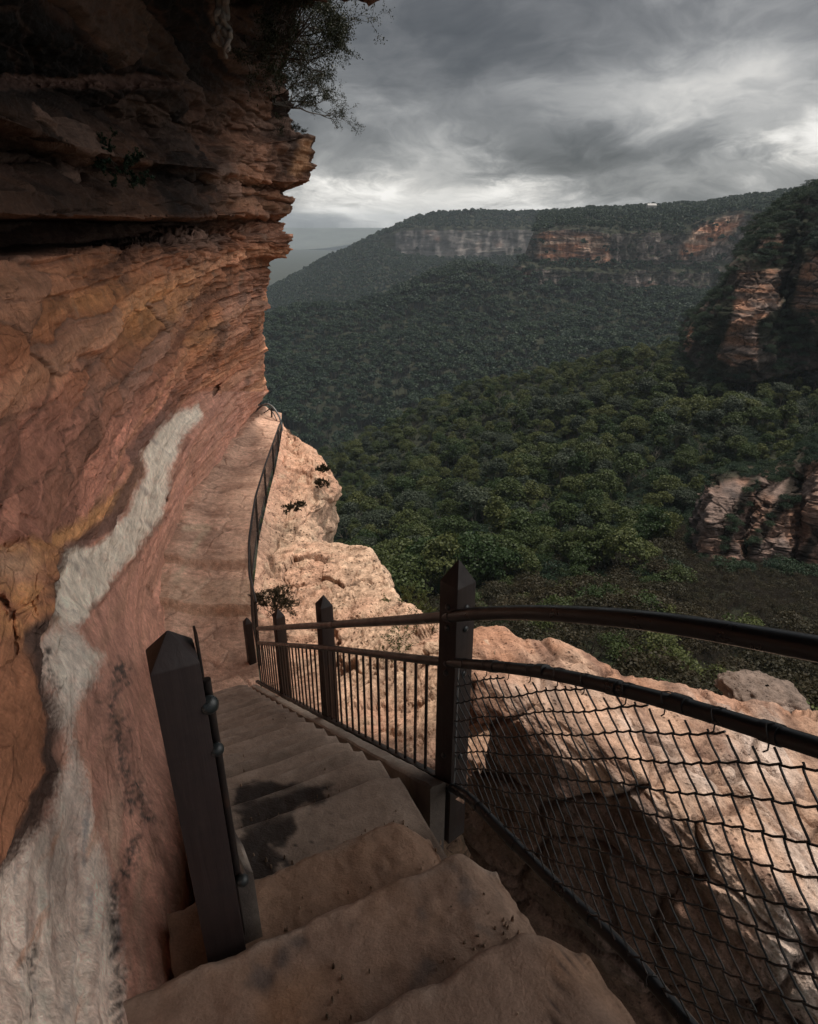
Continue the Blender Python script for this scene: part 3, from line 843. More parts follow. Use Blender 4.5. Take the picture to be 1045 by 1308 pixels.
def grit():                                   # small stones and dry leaf scraps swept into the corners of the treads
    mb = MB(); rnd = random.Random(9)
    nos = [-1.09, -.63, -.25, .20, .46, .73, .98, 1.24, 1.52, 1.80, 2.08, 2.36]
    zs = {0: -1.92, 1: -2.13, 2: -2.33, 3: -2.56}
    for i, a in enumerate(nos):
        z = zs.get(i, nose(a)); prev = nos[i - 1] if i else -1.6
        for _ in range(46 if i < 4 else 26):
            t = abs(rnd.gauss(0, .22)); aa = prev + .03 + min(t, .9) * (a - prev)
            o = rnd.choice((rnd.uniform(.28, 1.0), 1.0 - abs(rnd.gauss(0, .10)), .30 + abs(rnd.gauss(0, .08))))
            p = st(aa, o, z - .004)
            r = rnd.uniform(.002, .0065) * (1.6 if rnd.random() < .08 else 1)
            ring = [p + np.array([r * math.cos(k) * rnd.uniform(.6, 1.3), r * math.sin(k) * rnd.uniform(.6, 1.3), 0]) for k in np.arange(0, 6.2, 1.05)]
            top = [q * .55 + p * .45 + np.array([0, 0, r * rnd.uniform(.8, 1.4) + .006]) for q in ring]
            mb.prism([q - np.array([0, 0, .01]) for q in ring], top)
    o = mb.build('gravel', M_LEDGE, None, False)
    set_col(o.data, np.tile([.26, .18, .13], (len(o.data.vertices), 1)) * RNG.uniform(.5, 1.5, (len(o.data.vertices), 1)))
    tag(o, kind='stuff')
grit()

# ================================================================== PATH AND ROCK LEDGE
EDGE = [(-2.02, 7.05, -5.72), (-2.35, 8.2, -5.72), (-2.7, 9.6, -5.66), (-2.98, 11.4, -5.58), (-3.2, 13.4, -5.55), (-3.4, 15.4, -5.55), (-3.62, 17.2, -5.55), (-3.85, 18.9, -5.55), (-4.0, 19.8, -5.6)]
def build_path():
    r0 = wrow([(-3.6, 6.2, -5.75), (-4.3, 8.2, -5.75), (-4.8, 9.9, -5.75), (-5.1, 11.4, -5.6), (-5.3, 13.3, -5.6), (-5.2, 15.2, -5.6), (-5.1, 17, -5.6), (-5.0, 18.9, -5.6), (-4.8, 20.3, -5.65)])
    r1 = wrow(EDGE)
    G = loft([r0, r1], 420, [150], 0)
    Y = G[..., 1]
    # two worn treads climb to the upper level, then it runs level along the cliff
    steps = .19 * sstep(8.95, 9.0, Y - .05 * gn(G * 1.5, 1)) + .17 * sstep(10.15, 10.2, Y - .05 * gn(G * 1.5, 2))
    base = -5.86 + steps + .05 * sstep(10.5, 18, Y)
    t = np.linspace(0, 1, G.shape[0])[:, None]
    lean = .12 * sstep(.62, .30, t) ** 2       # the rock rises to the foot of the wall
    _, pe, pr = worley(G * np.array([1.1, 1.5, 1.0]) + .3 * fbm(G * 2, 3, 305)[..., None], 306)
    G[..., 2] = base + .025 * (pr - .5) - .015 * sstep(.06, 0, pe) + lean + .04 * fbm(G * 1.1, 4, 300) + .03 * fbm(G * 3, 4, 301)
    U, V = pix(G)
    c = np.array([.57, .37, .275]) * (1 + .2 * fbm(G * np.array([1.2, .6, 1]), 4, 302) + .15 * fbm(G * 8, 3, 303))[..., None]
    c = c * (1.06 + .45 * (pr - .5))[..., None]
    c = mixc(c, (.16, .095, .07), sstep(.05, 0, pe) * .5)
    c = mixc(c, (.34, .20, .145), sstep(.0, .45, fbm(G * np.array([.6, 2.4, 1]) + 3, 4, 304)) * .75)
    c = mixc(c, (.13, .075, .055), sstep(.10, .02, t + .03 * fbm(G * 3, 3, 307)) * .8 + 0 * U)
    c = mixc(c, (.62, .47, .34), sstep(7, 1, line_d(U + 6 * gn(G * 3, 5), V, [(236, 675), (262, 673), (248, 700), (235, 720), (222, 745)])) * .8)
    c = mixc(c, (.56, .39, .28), sstep(8.90, 8.96, Y - .05 * gn(G * 1.5, 1)) * sstep(9.9, 9.7, Y) * .65)
    c = mixc(c, (.52, .34, .25), sstep(10.08, 10.14, Y - .05 * gn(G * 1.5, 2)) * sstep(10.6, 10.25, Y) * .8)
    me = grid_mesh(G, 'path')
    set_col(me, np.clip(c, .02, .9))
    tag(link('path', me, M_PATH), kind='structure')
build_path()

def build_ledge():
    inn = np.array([st(a, -.03, nose(a) - .28) for a in (-.1, 1.0, 2.0, 3.2, 4.3, 5.1)] + [np.array(e) + (.02, 0, -.12) for e in EDGE])
    out = prow([(640, 812, 4.7), (600, 806, 5.1), (566, 800, 5.9), (532, 789, 7.0), (506, 765, 8.6), (486, 722, 10.2), (470, 702, 11.0), (440, 697, 11.5), (398, 694, 11.9), (396, 660, 13.6), (414, 632, 15.0), (421, 608, 15.6), (404, 578, 17.2), (384, 567, 18.2), (362, 558, 19.0)])
    p = out[0]
    inr = wrow(inn, p=p)
    m1 = wrow(inn * .62 + out[1] * .38 + np.array([0, 0, -.10]), p=p)
    m2 = wrow(inn * .3 + out[1] * .7 + np.array([0, 0, .06]), p=p)
    ow = out[1]
    d1 = wrow(ow + np.array([.10, .22, -.25]), p=p)
    d2 = wrow(ow + np.array([.10, .35, -1.3]), p=p)
    d3 = wrow(ow + np.array([-.2, .2, -4]), p=p)
    d4 = wrow(ow + np.array([1.5, 4, -45]), p=p)
    G = loft([inr, m1, m2, out, d1, d2, d3, d4], 520, [70, 70, 60, 12, 24, 24, 24], 3)
    Nn = blur(normals(G), 2)
    Nn *= np.where(np.mean(Nn[:150, :, 2]) < 0, -1, 1)
    lay = fbm(G * np.array([.6, .6, 3.5]), 4, 320)
    r = np.arange(G.shape[0])[:, None] + np.zeros(G.shape[1])
    w = sstep(0, 40, r)
    disp = w * (.14 * fbm(G * .8, 5, 321, .55) + .05 * lay + .05 * fbm(G * np.array([3, 3, 5]), 4, 322, .6) - .05 * np.maximum(0, fbm(G * 1.6, 4, 323, ridged=True) - .3) + .02 * fbm(G * 12, 2, 325))
    _, le, lr = worley(G * np.array([.8, .8, 2.0]) + .3 * fbm(G * 1.2, 3, 326)[..., None], 327)
    _, le2, lr2 = worley(G * np.array([2.6, 2.6, 5.0]) + .3 * fbm(G * 3, 3, 328)[..., None], 329)
    disp += w * (.16 * (lr - .5) + .05 * (lr2 - .5) - .05 * sstep(.07, 0, le) - .025 * sstep(.08, 0, le2))
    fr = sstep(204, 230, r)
    disp += fr * .25 * fbm(G * np.array([.5, .5, 1.8]), 4, 324)
    G = G + Nn * disp[..., None]
    U, V = pix(G)
    c = np.array([.56, .385, .275]) * (1 + .14 * fbm(G * 1.5, 4, 330) + .12 * fbm(G * 9, 3, 331))[..., None]
    c = c * (1 + .35 * (lr - .5) + .25 * (lr2 - .5))[..., None]
    c = mixc(c, (.58, .33, .23), sstep(-.15, .35, fbm(G * .9 + 3, 4, 332)) * .55)
    c = mixc(c, (.14, .09, .07), np.maximum(sstep(.05, 0, le) * .6, sstep(.06, 0, le2) * .35))
    c = mixc(c, (.55, .30, .20), sstep(680, 600, V) * .55)
    c = mixc(c, (.62, .35, .25), (1 - sstep(0, 80, r)) * .5)
    c = mixc(c, (.20, .13, .09), sstep(.16, .42, fbm(G * 2.6 + 5, 5, 333, .65)) * .7)
    c = mixc(c, (.66, .50, .36), sstep(.1, .4, fbm(G * 3.3 + 1, 4, 334)) * .5)
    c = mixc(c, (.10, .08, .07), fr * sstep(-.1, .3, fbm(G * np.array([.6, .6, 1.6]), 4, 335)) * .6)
    me = grid_mesh(G, 'rock_ledge')
    set_col(me, np.clip(c, .02, .9))
    o = link('rock_ledge', me, M_LEDGE)
    tag(o, 'sunlit pale pebbly rock ledge jutting out beside the cliff path', 'rock ledge')
    return G
LEDGE = build_ledge()

def build_slab():
    rows = [
        prow([(575, 1060, 3.38), (635, 1150, 3.05), (695, 1240, 2.8), (770, 1330, 2.52), (865, 1430, 2.22), (975, 1530, 1.95), (1215, 1680, 1.55)]),
        prow([(578, 970, 3.43), (648, 1060, 3.1), (712, 1140, 2.86), (788, 1230, 2.58), (885, 1330, 2.28), (1000, 1430, 2.0), (1250, 1570, 1.6)]),
        prow([(581, 915, 3.47), (660, 985, 3.15), (727, 1055, 2.9), (806, 1140, 2.63), (905, 1250, 2.33), (1022, 1350, 2.06), (1280, 1450, 1.66)]),
        prow([(583, 880, 3.5), (668, 925, 3.2), (738, 990, 2.96), (818, 1065, 2.68), (920, 1165, 2.38), (1040, 1270, 2.1), (1300, 1350, 1.7)]),
        prow([(585, 860, 3.6), (690, 900, 3.3), (760, 945, 3.05), (840, 1005, 2.8), (940, 1090, 2.5), (1050, 1170, 2.25), (1320, 1260, 1.9)]),
        prow([(585, 840, 4.1), (700, 866, 3.8), (780, 900, 3.55), (870, 945, 3.3), (960, 1000, 3.05), (1060, 1050, 2.8), (1330, 1150, 2.4)]),
        prow([(575, 803, 4.85), (650, 812, 4.7), (668, 822, 4.65), (705, 822, 4.6), (770, 842, 4.5), (840, 868, 4.4), (900, 884, 4.3), (960, 893, 4.2), (1050, 905, 4.05), (1350, 985, 3.6)]),
        prow([(575, 809, 5.2), (660, 826, 5.05), (770, 850, 4.9), (900, 892, 4.75), (1050, 915, 4.5), (1350, 1000, 4.0)]),
    ]
    q = rows[-1]
    rows.append(wrow(q[1] + np.array([.3, .6, -1.6]), p=q[0]))
    rows.append(wrow(q[1] + np.array([.8, 1.6, -20]), p=q[0]))
    G = loft(rows, 420, [30, 60, 60, 60, 70, 90, 12, 24, 20], 5)
    Nn = blur(normals(G), 3)
    Nn *= np.where(np.mean(Nn[150:300, :, 2]) < 0, -1, 1)
    U0, V0 = pix(G)
    run = fbm(np.stack([(U0 * .62 - V0 * .55) * .022, (U0 * .6 + V0 * .7) * .005, 0 * U0], -1), 5, 340, .55)
    _, se, sr = worley(G * np.array([1.3, 1.3, 1.8]) + .35 * fbm(G * 1.6, 3, 349)[..., None], 415)
    disp = .11 * fbm(G * 1.1, 5, 341, .55) + .09 * (sr - .5) - .05 * sstep(.08, 0, se) + .15 * run + .025 * fbm(G * 5, 4, 342, .6) - .05 * np.maximum(0, fbm(G * 1.4, 4, 343, ridged=True) - .3) + .008 * fbm(G * 16, 2, 347)
    edge = np.minimum(1, np.minimum(np.arange(G.shape[1]) / 20, 1))
    G = G + Nn * (disp * (.3 + .7 * edge[None]))[..., None]
    U, V = pix(G)
    c = np.array([.50, .33, .24]) * (1 + .14 * fbm(G * 2, 4, 344))[..., None]
    c = mixc(c, (.42, .20, .12), sstep(-.2, .35, fbm(G * 1.0 + 6, 4, 345)) * .7 * sstep(1000, 880, V))
    c = mixc(c, (.62, .52, .46), sstep(-.15, .3, run) * .75 * sstep(840, 930, V))
    c = mixc(c, (.17, .10, .075), sstep(.12, .4, fbm(np.stack([(U * .62 - V * .55) * .03, (U * .6 + V * .7) * .008, 0 * U], -1), 4, 346)) * .65)
    crease = line_d(U + 5 * gn(G * 3, 9), V, [(690, 850), (715, 905), (760, 965), (800, 1010), (830, 1040)])
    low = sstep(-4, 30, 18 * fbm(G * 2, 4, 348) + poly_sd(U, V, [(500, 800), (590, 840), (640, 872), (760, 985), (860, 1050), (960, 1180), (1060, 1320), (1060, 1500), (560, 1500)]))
    c = mixc(c, (.13, .068, .048), low * .85)  # shaded lower-left side painted darker to deepen its shade
    c = mixc(c, (.20, .115, .085), sstep(.0, .28, fbm(np.stack([(U * .70 - V * .52) * .035, (U * .52 + V * .70) * .006, 0 * U], -1), 5, 360, .6)) * (1 - low) * .75)
    c = c * (.88 + .3 * (sr - .5))[..., None]
    c = mixc(c, (.10, .06, .045), sstep(.05, 0, se) * .6)
    c = mixc(c, (.09, .06, .05), sstep(9, 2, crease) * .6)
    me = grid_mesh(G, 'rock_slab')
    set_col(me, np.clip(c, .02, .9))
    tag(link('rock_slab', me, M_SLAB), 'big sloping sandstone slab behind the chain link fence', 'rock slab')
    # the grey boulder lying behind it
    n = 90
    th, ph = np.meshgrid(np.linspace(0, 2 * math.pi, n), np.linspace(.02, math.pi - .02, n // 2))
    S = np.stack([np.cos(th) * np.sin(ph), np.sin(th) * np.sin(ph), np.cos(ph)], -1)
    ctr = at(975, 893, 5.6)
    S = np.sign(S) * np.abs(S) ** .75
    r = 1 + .30 * np.round(fbm(S * 1.6 + 2, 3, 350) * 6) / 6 + .16 * fbm(S * 3, 4, 351) + .05 * fbm(S * 9, 3, 353)
    rr = np.array([.42, .34, .20])
    G = S * r[..., None] * rr + ctr
    G[..., 2] -= .18 * (G[..., 0] - ctr[0])
    c = np.array([.20, .15, .125]) * (1 + .5 * fbm(G * 5, 4, 352))[..., None]
    me = grid_mesh(G, 'boulder')
    set_col(me, np.clip(c, .02, .9))
    tag(link('boulder', me, M_SLAB), 'grey angular boulder resting behind the sloping slab at right', 'boulder')
build_slab()

# ================================================================== RAILINGS
def resample(pts, n):
    q = np.asarray(pts, float)
    d = np.concatenate([[0], np.cumsum(np.linalg.norm(np.diff(q, axis=0), axis=1))])
    t = np.linspace(0, d[-1], n)
    q = np.stack([np.interp(t, d, q[:, k]) for k in range(3)], -1)
    return blur(q, max(2, n // 14), (0,))

def post_mesh(x, y, z0, z1, w, yaw, name, mat, parent, cap=.09):
    def ring(s, z):
        return [(x + s * (math.cos(yaw) * i - math.sin(yaw) * j), y + s * (math.sin(yaw) * i + math.cos(yaw) * j), z) for i, j in ((-1, -1), (1, -1), (1, 1), (-1, 1))]
    mb = MB()
    h = w / 2
    r0, r1 = ring(h, z0), ring(h, z1)
    mb.add(r0 + r1 + [(x, y, z1 + cap)], [(0, 1, 5, 4), (1, 2, 6, 5), (2, 3, 7, 6), (3, 0, 4, 7), (3, 2, 1, 0), (4, 5, 8), (5, 6, 8), (6, 7, 8), (7, 4, 8)])
    return mb.build(name, mat, parent, True, .004)

def interp_az(px, o=0.0):
    L = sorted(fence_az(u, v, o) for u, v in px)
    return np.array(L)

HAND = interp_az([(330, 803), (423, 798), (550, 790), (575, 787), (610, 783), (700, 782), (850, 793), (1045, 829)])
MID = interp_az([(330, 821), (423, 828), (550, 844), (600, 848), (700, 858), (850, 893), (1045, 955)])
BOT = interp_az([(330, 872), (423, 917), (545, 985)])
PIPE = interp_az([(562, 998), (600, 1018), (640, 1060), (700, 1120), (800, 1215), (880, 1308)])
for Ln in ('HAND', 'MID', 'PIPE'):            # carry the rails on, past the edge of the view
    q = globals()[Ln]
    g = (q[1] - q[0]) / (q[1, 0] - q[0, 0])
    globals()[Ln] = np.vstack([q[0] + g * (-2.3 - q[0, 0]), q])
def zat(L, a): return float(np.interp(a, L[:, 0], L[:, 1]))

def railing():
    R = empty('stair_railing', st(0, 0, -2.5), 'black pipe railing with timber posts down the right side of the stairs', 'railing')
    hz = [st(a, 0, z) for a, z in HAND][::-1]
    mb = MB(); mb.tube(resample(hz, 90), .0275, 16); mb.build('handrail', M_BLACK, R)
    mz = [st(a, 0, z) for a, z in MID][::-1]
    mb = MB(); mb.tube(resample(mz, 90), .0225, 14); mb.build('middle_rail', M_BLACK, R)
    pz = [st(a, 0, z) for a, z in PIPE]
    mb = MB(); mb.tube(resample(pz, 60), .0235, 14); mb.build('bottom_pipe', M_GALV if False else M_BLACK, R)
    a0, z0 = BOT[0]; a1, z1 = BOT[-1]
    mb = MB()
    c = [np.array(st(a0 - .12, 0, z0 + .07)), np.array(st(a1 + .1, 0, z1 - .05))]
    off = [np.array([SN[0] * sx, SN[1] * sx, sz]) for sx, sz in ((-.02, -.02), (.02, -.02), (.02, .02), (-.02, .02))]
    mb.prism([c[0] + o for o in off], [c[1] + o for o in off]); mb.build('bottom_bar', M_RUSTY, R, True, .003)
    # balusters
    a = .13
    while a < 5.0:
        b0, b1 = np.array(st(a, 0, zat(BOT, a) - .01)), np.array(st(a, 0, zat(MID, a)))
        jx = random.uniform(-.004, .004)
        mb = MB(); mb.tube([b0, b1 + np.array([jx, jx, 0])], .0085, 8); mb.build('baluster', M_RUSTY, R)
        a += .128
    # posts
    yaw = math.radians(40)
    for (u, vt, vb, o) in [(577, 742, 1010, 0)]:
        p = on_fence(576, 1000, -.035); t = at(576, 742, p[1])
        post_mesh(p[0], p[1], p[2] - .35, t[2], .112, yaw, 'post', M_TIMBER, R, .11)
    for u, vt, vb in [(423, 772, 917), (366, 786, 890), (325, 795, 870)]:
        p = on_fence(u, vb, -.055); t = at(u, vt, p[1])
        post_mesh(p[0], p[1], p[2] - .3, t[2], .105, math.radians(32), 'post', M_TIMBER, R, .09)
    # bolt heads and straps that hold the rails to the main post
    fn = np.array([math.sin(yaw), -math.cos(yaw), 0]); sn_ = np.array([math.cos(yaw), math.sin(yaw), 0])
    pc_ = on_fence(576, 1000, -.035)
    for dz in (zat(HAND, .03) + .055, zat(HAND, .03) - .055, zat(MID, .03) - .05, zat(MID, .03) - .55):
        for f_ in (fn, -sn_):
            q = np.array([pc_[0], pc_[1], dz]) + f_ * .0565
            mb = MB(); mb.tube([q - f_ * .004, q + f_ * .004, q + f_ * .009, q + f_ * .011], [.015, .015, .010, .003], 10); mb.build('bolt', M_CAP, R)
    # clamps and couplings
    for Lr, r, aa in ((HAND, .0305, (.04, 1.72, 3.3)), (MID, .0255, (.05, -.32, -.62, -.95, -1.18, -1.42)), (PIPE, .027, (-.02, -.55, -1.0))):
        for x in aa:
            q0, q1 = st(x - .022, 0, zat(Lr, x - .022)), st(x + .022, 0, zat(Lr, x + .022))
            mb = MB(); mb.tube([q0, q1], r, 16); mb.build('clamp', M_BLACK, R)
    # chain link: every wire zigzags down the panel and hooks its neighbours
    e1 = np.array([-.047, .040]); e2 = np.array([-.050, -.058])
    mb = MB()
    step_w = e2 - (-e1) * 0
    # a wire alternates e2 (down, uphill) and -e1 (down, downhill); neighbours sit one e1+e2 further along
    per = e2 - e1
    shift = e1 + e2
    r = .0033
    a_start = -.03
    for w_ in range(-4, 60):
        # start high above the panel, walk down
        p = np.array([a_start, zat(MID, 0)]) + e2 * w_ - per * (8 + w_)
        pts, k = [], 0
        runs = []
        for k in range(150):
            q = p + (e2 if k % 2 == 0 else -e1)
            seg = []
            for t in (0, .12, .5, .88):
                s = p + (q - p) * t
                sag = .006 * math.sin(math.pi * t)
                s = s + np.array([0, -sag * (1.3 if k % 2 else .5)])
                n_ = (.0035 if k % 2 else -.0035) * math.cos(math.pi * t)
                seg.append((s[0] + .004 * math.sin(s[1] * 21 + s[0] * 13), s[1] + .006 * math.sin(s[0] * 17), n_ + .012 * math.sin(s[0] * 5 + s[1] * 4)))
            for s in seg:
                ok = -2.25 < s[0] < -.045 and zat(PIPE, s[0]) + .0 < s[1] < zat(MID, s[0]) - .035 - .012 * math.sin(s[0] * 9)
                if ok: runs.append(st(s[0], -s[2], s[1]))
                elif len(runs) > 2:
                    mb.tube(runs, r, 5); runs = []
                else: runs = []
            p = q
        if len(runs) > 2: mb.tube(runs, r, 5)
    # twisted tie wires holding it to the rails
    for x in np.arange(-.12, -2.2, -.145):
        x = float(x) + random.uniform(-.02, .02)
        zm = zat(MID, x)
        loop = [st(x + .010 * math.sin(t * 3), .027 * math.sin(t), zm + .027 * math.cos(t)) for t in np.linspace(0, 2 * math.pi, 14)]
        mb.tube(loop, .0021, 5)
        mb.tube([st(x, 0, zm - .026), st(x - .004, .004, zm - .045), st(x + .006, .002, zm - .06)], .0021, 5)
        zp = zat(PIPE, x)
        if random.random() < .7:
            mb.tube([st(x + .008 * math.sin(t * 3), .0265 * math.sin(t), zp + .0265 * math.cos(t)) for t in np.linspace(0, 2 * math.pi, 14)], .0024, 5)
    mb.build('wire_mesh', M_WIRE, R)
    # support wire along the main post
    mb = MB(); mb.tube([st(-.05, 0, zat(PIPE, -.05)), st(-.05, 0, zat(MID, -.05))], .004, 6); mb.build('tension_bar', M_GALV, R)
railing()

def left_railing():
    O = 1.075
    p0 = np.array([-.63, 1.42])
    R = empty('handrail_with_post', (p0[0], p0[1], -2.3), 'thick leaning-looking timber post with pipe handrail against the cliff wall', 'railing')
    R['label'] = 'purple brown timber post with pipe rail ends by the cliff wall'
    pb = at_z(288, 1215, -2.32)
    Yp = 1.43
    pt = at(220, 838, Yp)
    pb = at(288, 1212, Yp)
    yaw = math.atan2(SD[1], SD[0]) - math.pi / 2
    x, y = float((pb[0] + pt[0]) / 2), Yp
    post_mesh(x, y, float(pb[2]) - .12, float(pt[2]), .125, yaw, 'post', M_TIMBER_L, R, .085)
    n = np.array([SN[0], SN[1], 0]); d3 = np.array([SD[0], SD[1], 0])
    side = np.array([x, y, 0]) + n * .0625
    def on_side(u, v, off):                    # view ray against the post's right-hand face
        q = side + n * off
        r = ray(u, v); k = np.dot(q, n) / np.dot(r, n)
        return r * k
    # rails run down the flight from the post, seen almost end on
    for (u, v, rr, nm) in ((267, 900, .0215, 'handrail'), (277, 957, .0165, 'middle_rail'), (310, 1124, .0165, 'bottom_rail')):
        r_ = ray(u, v); q = r_ * (np.dot(side - d3 * .05, d3) / np.dot(r_, d3))
        dirv_ = np.array([SD[0], SD[1], -.615])
        dirv_ /= np.linalg.norm(dirv_)
        rp = R
        mb = MB(); mb.tube([q, q + dirv_ * 2.6, q + dirv_ * 5.9], rr, 16); rl = mb.build(nm, M_BLACK, R)
        mb = MB()
        prof = [(0, .9), (.004, 1.22), (-.006, 1.25), (-.014, 1.05), (-.019, .72), (-.021, .3), (-.0215, .02)]
        mb.tube([q - dirv_ * (.0) + dirv_ * (s * 1.0) for s, k in prof], [rr * k for s, k in prof], 18)
        mb.build('end_cap', M_CAP, rl)
    s0 = side + n * .012
    zt, zb = float(pt[2]) + .02, float(pb[2]) + .02
    # flat strap and upright stile on the side of the post
    mb = MB()
    for (z0, z1, w_, t_) in ((zb + .02, zt + .03, .05, .007),):
        c = np.array([s0[0], s0[1], 0]) + d3 * .02
        ring = [c + d3 * i * w_ / 2 + n * (j * t_ - .0085) for i, j in ((-1, 0), (1, 0), (1, 1), (-1, 1))]
        mb.prism([q + (0, 0, z0) for q in ring], [q + (0, 0, z1) for q in ring])
    mb.build('strap', M_RUSTY, R, True, .002)
    mb = MB()
    on_front = lambda u, v: ray(u, v) * (np.dot(side - d3 * .015, d3) / np.dot(ray(u, v), d3))
    c = on_front(285, 1000); zt2, zb2 = on_front(262, 868)[2], on_front(309, 1118)[2]
    mb.tube([(c[0], c[1], zb2), (c[0], c[1], zt2)], .0115, 12)
    mb.build('stile', M_RUSTY, R)
    # second post and balusters further down, behind the first
    for a in np.arange(.1, 4.7, .128):
        mb = MB()
        zz = nose(a) + .10
        mb.tube([st(a, O, zz), st(a, O, zz + .5)], .008, 6); mb.build('baluster', M_RUSTY, R)
    q = st(4.6, O + .1, 0); post_mesh(q[0], q[1], nose(4.6) - .2, nose(4.6) + .55, .11, yaw, 'post', M_TIMBER, R)
left_railing()

def path_fence():
    R = empty('path_fence', (-3.0, 11.4, -5.6), 'tall dark wire fence along the far cliff path with curved end hoop', 'fence')
    base = [(-2.12, 7.5, -5.6), (-2.42, 8.4, -5.62)] + [(x, y, z) for x, y, z in EDGE[2:7]] + [(-3.70, 18.0, -5.55)]
    B = resample(base, 150)
    H = np.interp(np.linspace(0, 1, 150), [0, .12, .3, .75, 1], [.9, .86, .84, .62, .38])
    lean = np.array([.04, 0, 0])
    T = B + np.c_[0 * H, 0 * H, H] + lean
    mb = MB(); mb.tube(T, .02, 8); mb.build('top_rail', M_BLACK, R)
    mb = MB(); mb.tube(B + (0, 0, .06), .014, 6); mb.build('bottom_rail', M_BLACK, R)
    for f in (0.02, .2, .38, .55, .72, .88):
        i = int(f * 149)
        mb = MB(); mb.tube([B[i] - (0, 0, .3), T[i]], .024, 8); mb.build('post', M_BLACK, R)
    # wire: diagonals both ways
    mb = MB()
    L = np.concatenate([[0], np.cumsum(np.linalg.norm(np.diff(B, axis=0), axis=1))])
    cell = .11
    n = int(L[-1] / cell)
    def pt(s, h):
        s = min(max(s, 0), L[-1]); i = np.interp(s, L, np.arange(150)); 
        b = np.array([np.interp(i, np.arange(150), B[:, k]) for k in range(3)]); t = np.array([np.interp(i, np.arange(150), T[:, k]) for k in range(3)])
        return b + (t - b) * h
    rows = 8
    for k in range(-rows, n + rows):
        for sgn in (1, -1):
            pts = []
            for j in range(0, rows + 1, 2):
                s = (k + sgn * j) * cell
                if 0 <= s <= L[-1]: pts.append(pt(s, .04 + .95 * j / rows))
            if len(pts) > 1: mb.tube(pts, .0024, 3, False)
    mb.build('wire_mesh', M_WIRE, R)
    # end hoop: the pipe rises over the path and comes down against the wall
    hoop = [at(360, 566, 18.6), at(360.5, 545, 18.7), at(357, 532, 18.9), at(350, 521, 19.1), at(342, 515, 19.3), at(333, 519, 19.5), at(326, 526, 19.6), at(325, 540, 19.7), at(326, 552, 19.7)]
    mb = MB(); mb.tube(resample(hoop, 50), .028, 10); mb.build('hoop', M_GALV, R)
    hoop2 = [at(359, 560, 18.7), at(356, 542, 18.8), at(350, 529, 19.2), at(345, 522, 19.4), at(338, 527, 19.6), at(329, 529, 19.7)]
    mb = MB(); mb.tube(resample(hoop2, 40), .016, 8); mb.build('hoop', M_BLACK, R)
    for u, v0, v1, Y in ((347.5, 553, 521, 19.3), (326, 551, 528, 19.7)):
        mb = MB(); mb.tube([at(u, v0, Y), at(u - .5, v1, Y)], .026, 8); mb.build('post', M_BLACK, R)
    low = [at(326, 548, 19.7), at(333, 552, 19.6), at(342, 551, 19.4), at(348, 545, 19.3)]
    mb = MB(); mb.tube(resample(low, 20), .014, 6); mb.build('bottom_rail', M_BLACK, R)
path_fence()

# ================================================================== LANDSCAPE
HILLS = {}
def hill(name, rows, ncol, counts, amp, freq, colfn, nb=4, name_obj='hills', kind='structure', mat=None, seed=0, strata=0.0, wor=None):
    G = loft(rows, ncol, counts, nb)
    Nn = normals(blur(G, 3))
    Nn *= np.where(np.mean(Nn[..., 2]) < 0, -1, 1)
    d = amp * fbm(G * freq, 5, 400 + seed, .5)
    if strata:
        steep = sstep(.85, .45, Nn[..., 2])
        d = d + steep * strata * (fbm(G * np.array([freq * 2.5, freq * 2.5, freq * .7]), 4, 420 + seed, .6, ridged=True) + .6 * np.round(3 * fbm(G * np.array([freq * .6, freq * .6, freq * 5]), 3, 430 + seed)) / 3)
    if wor is not None:
        wq = G + .35 / wor * np.stack([fbm(G * wor * 1.2, 3, 436), fbm(G * wor * 1.2, 3, 437), .4 * fbm(G * wor * 1.2, 3, 438)], -1)
        _, we, wr = worley(wq * wor * np.array([1, 1, 1.7]), 439)
        _, we2, wr2 = worley(wq * wor * np.array([3, 3, 6.5]), 440)
        st_ = sstep(.9, .5, Nn[..., 2])
        d = d + st_ / wor * (.22 * (wr - .5) + .06 * (wr2 - .5) - .08 * sstep(.07, 0, we))
    G = G + Nn * d[..., None]
    N2 = normals(blur(G, 1)); N2 *= np.where(np.mean(N2[..., 2]) < 0, -1, 1)
    U, V = pix(G)
    c = colfn(G, U, V, N2)
    if wor is not None:
        cs_ = 1.0 if wor > .1 else .45
        c = c * (1 + cs_ * st_ * (.5 * (wr - .5) + .45 * (wr2 - .5)))[..., None]
        c = mixc(c, (.03, .024, .02), cs_ * st_ * np.maximum(.8 * sstep(.06, 0, we), .5 * sstep(.07, 0, we2)))
    me = grid_mesh(G, name_obj)
    set_col(me, np.clip(c, .004, .9))
    o = link(name_obj, me, mat or M_HILL)
    if kind: tag(o, kind=kind)
    HILLS[name] = (G, N2, U, V)
    return o

FLOOR = np.array([.030, .034, .020])
def floor_c(G, U, V, N): return FLOOR * (1 + .4 * fbm(G * .02, 4, 450))[..., None]

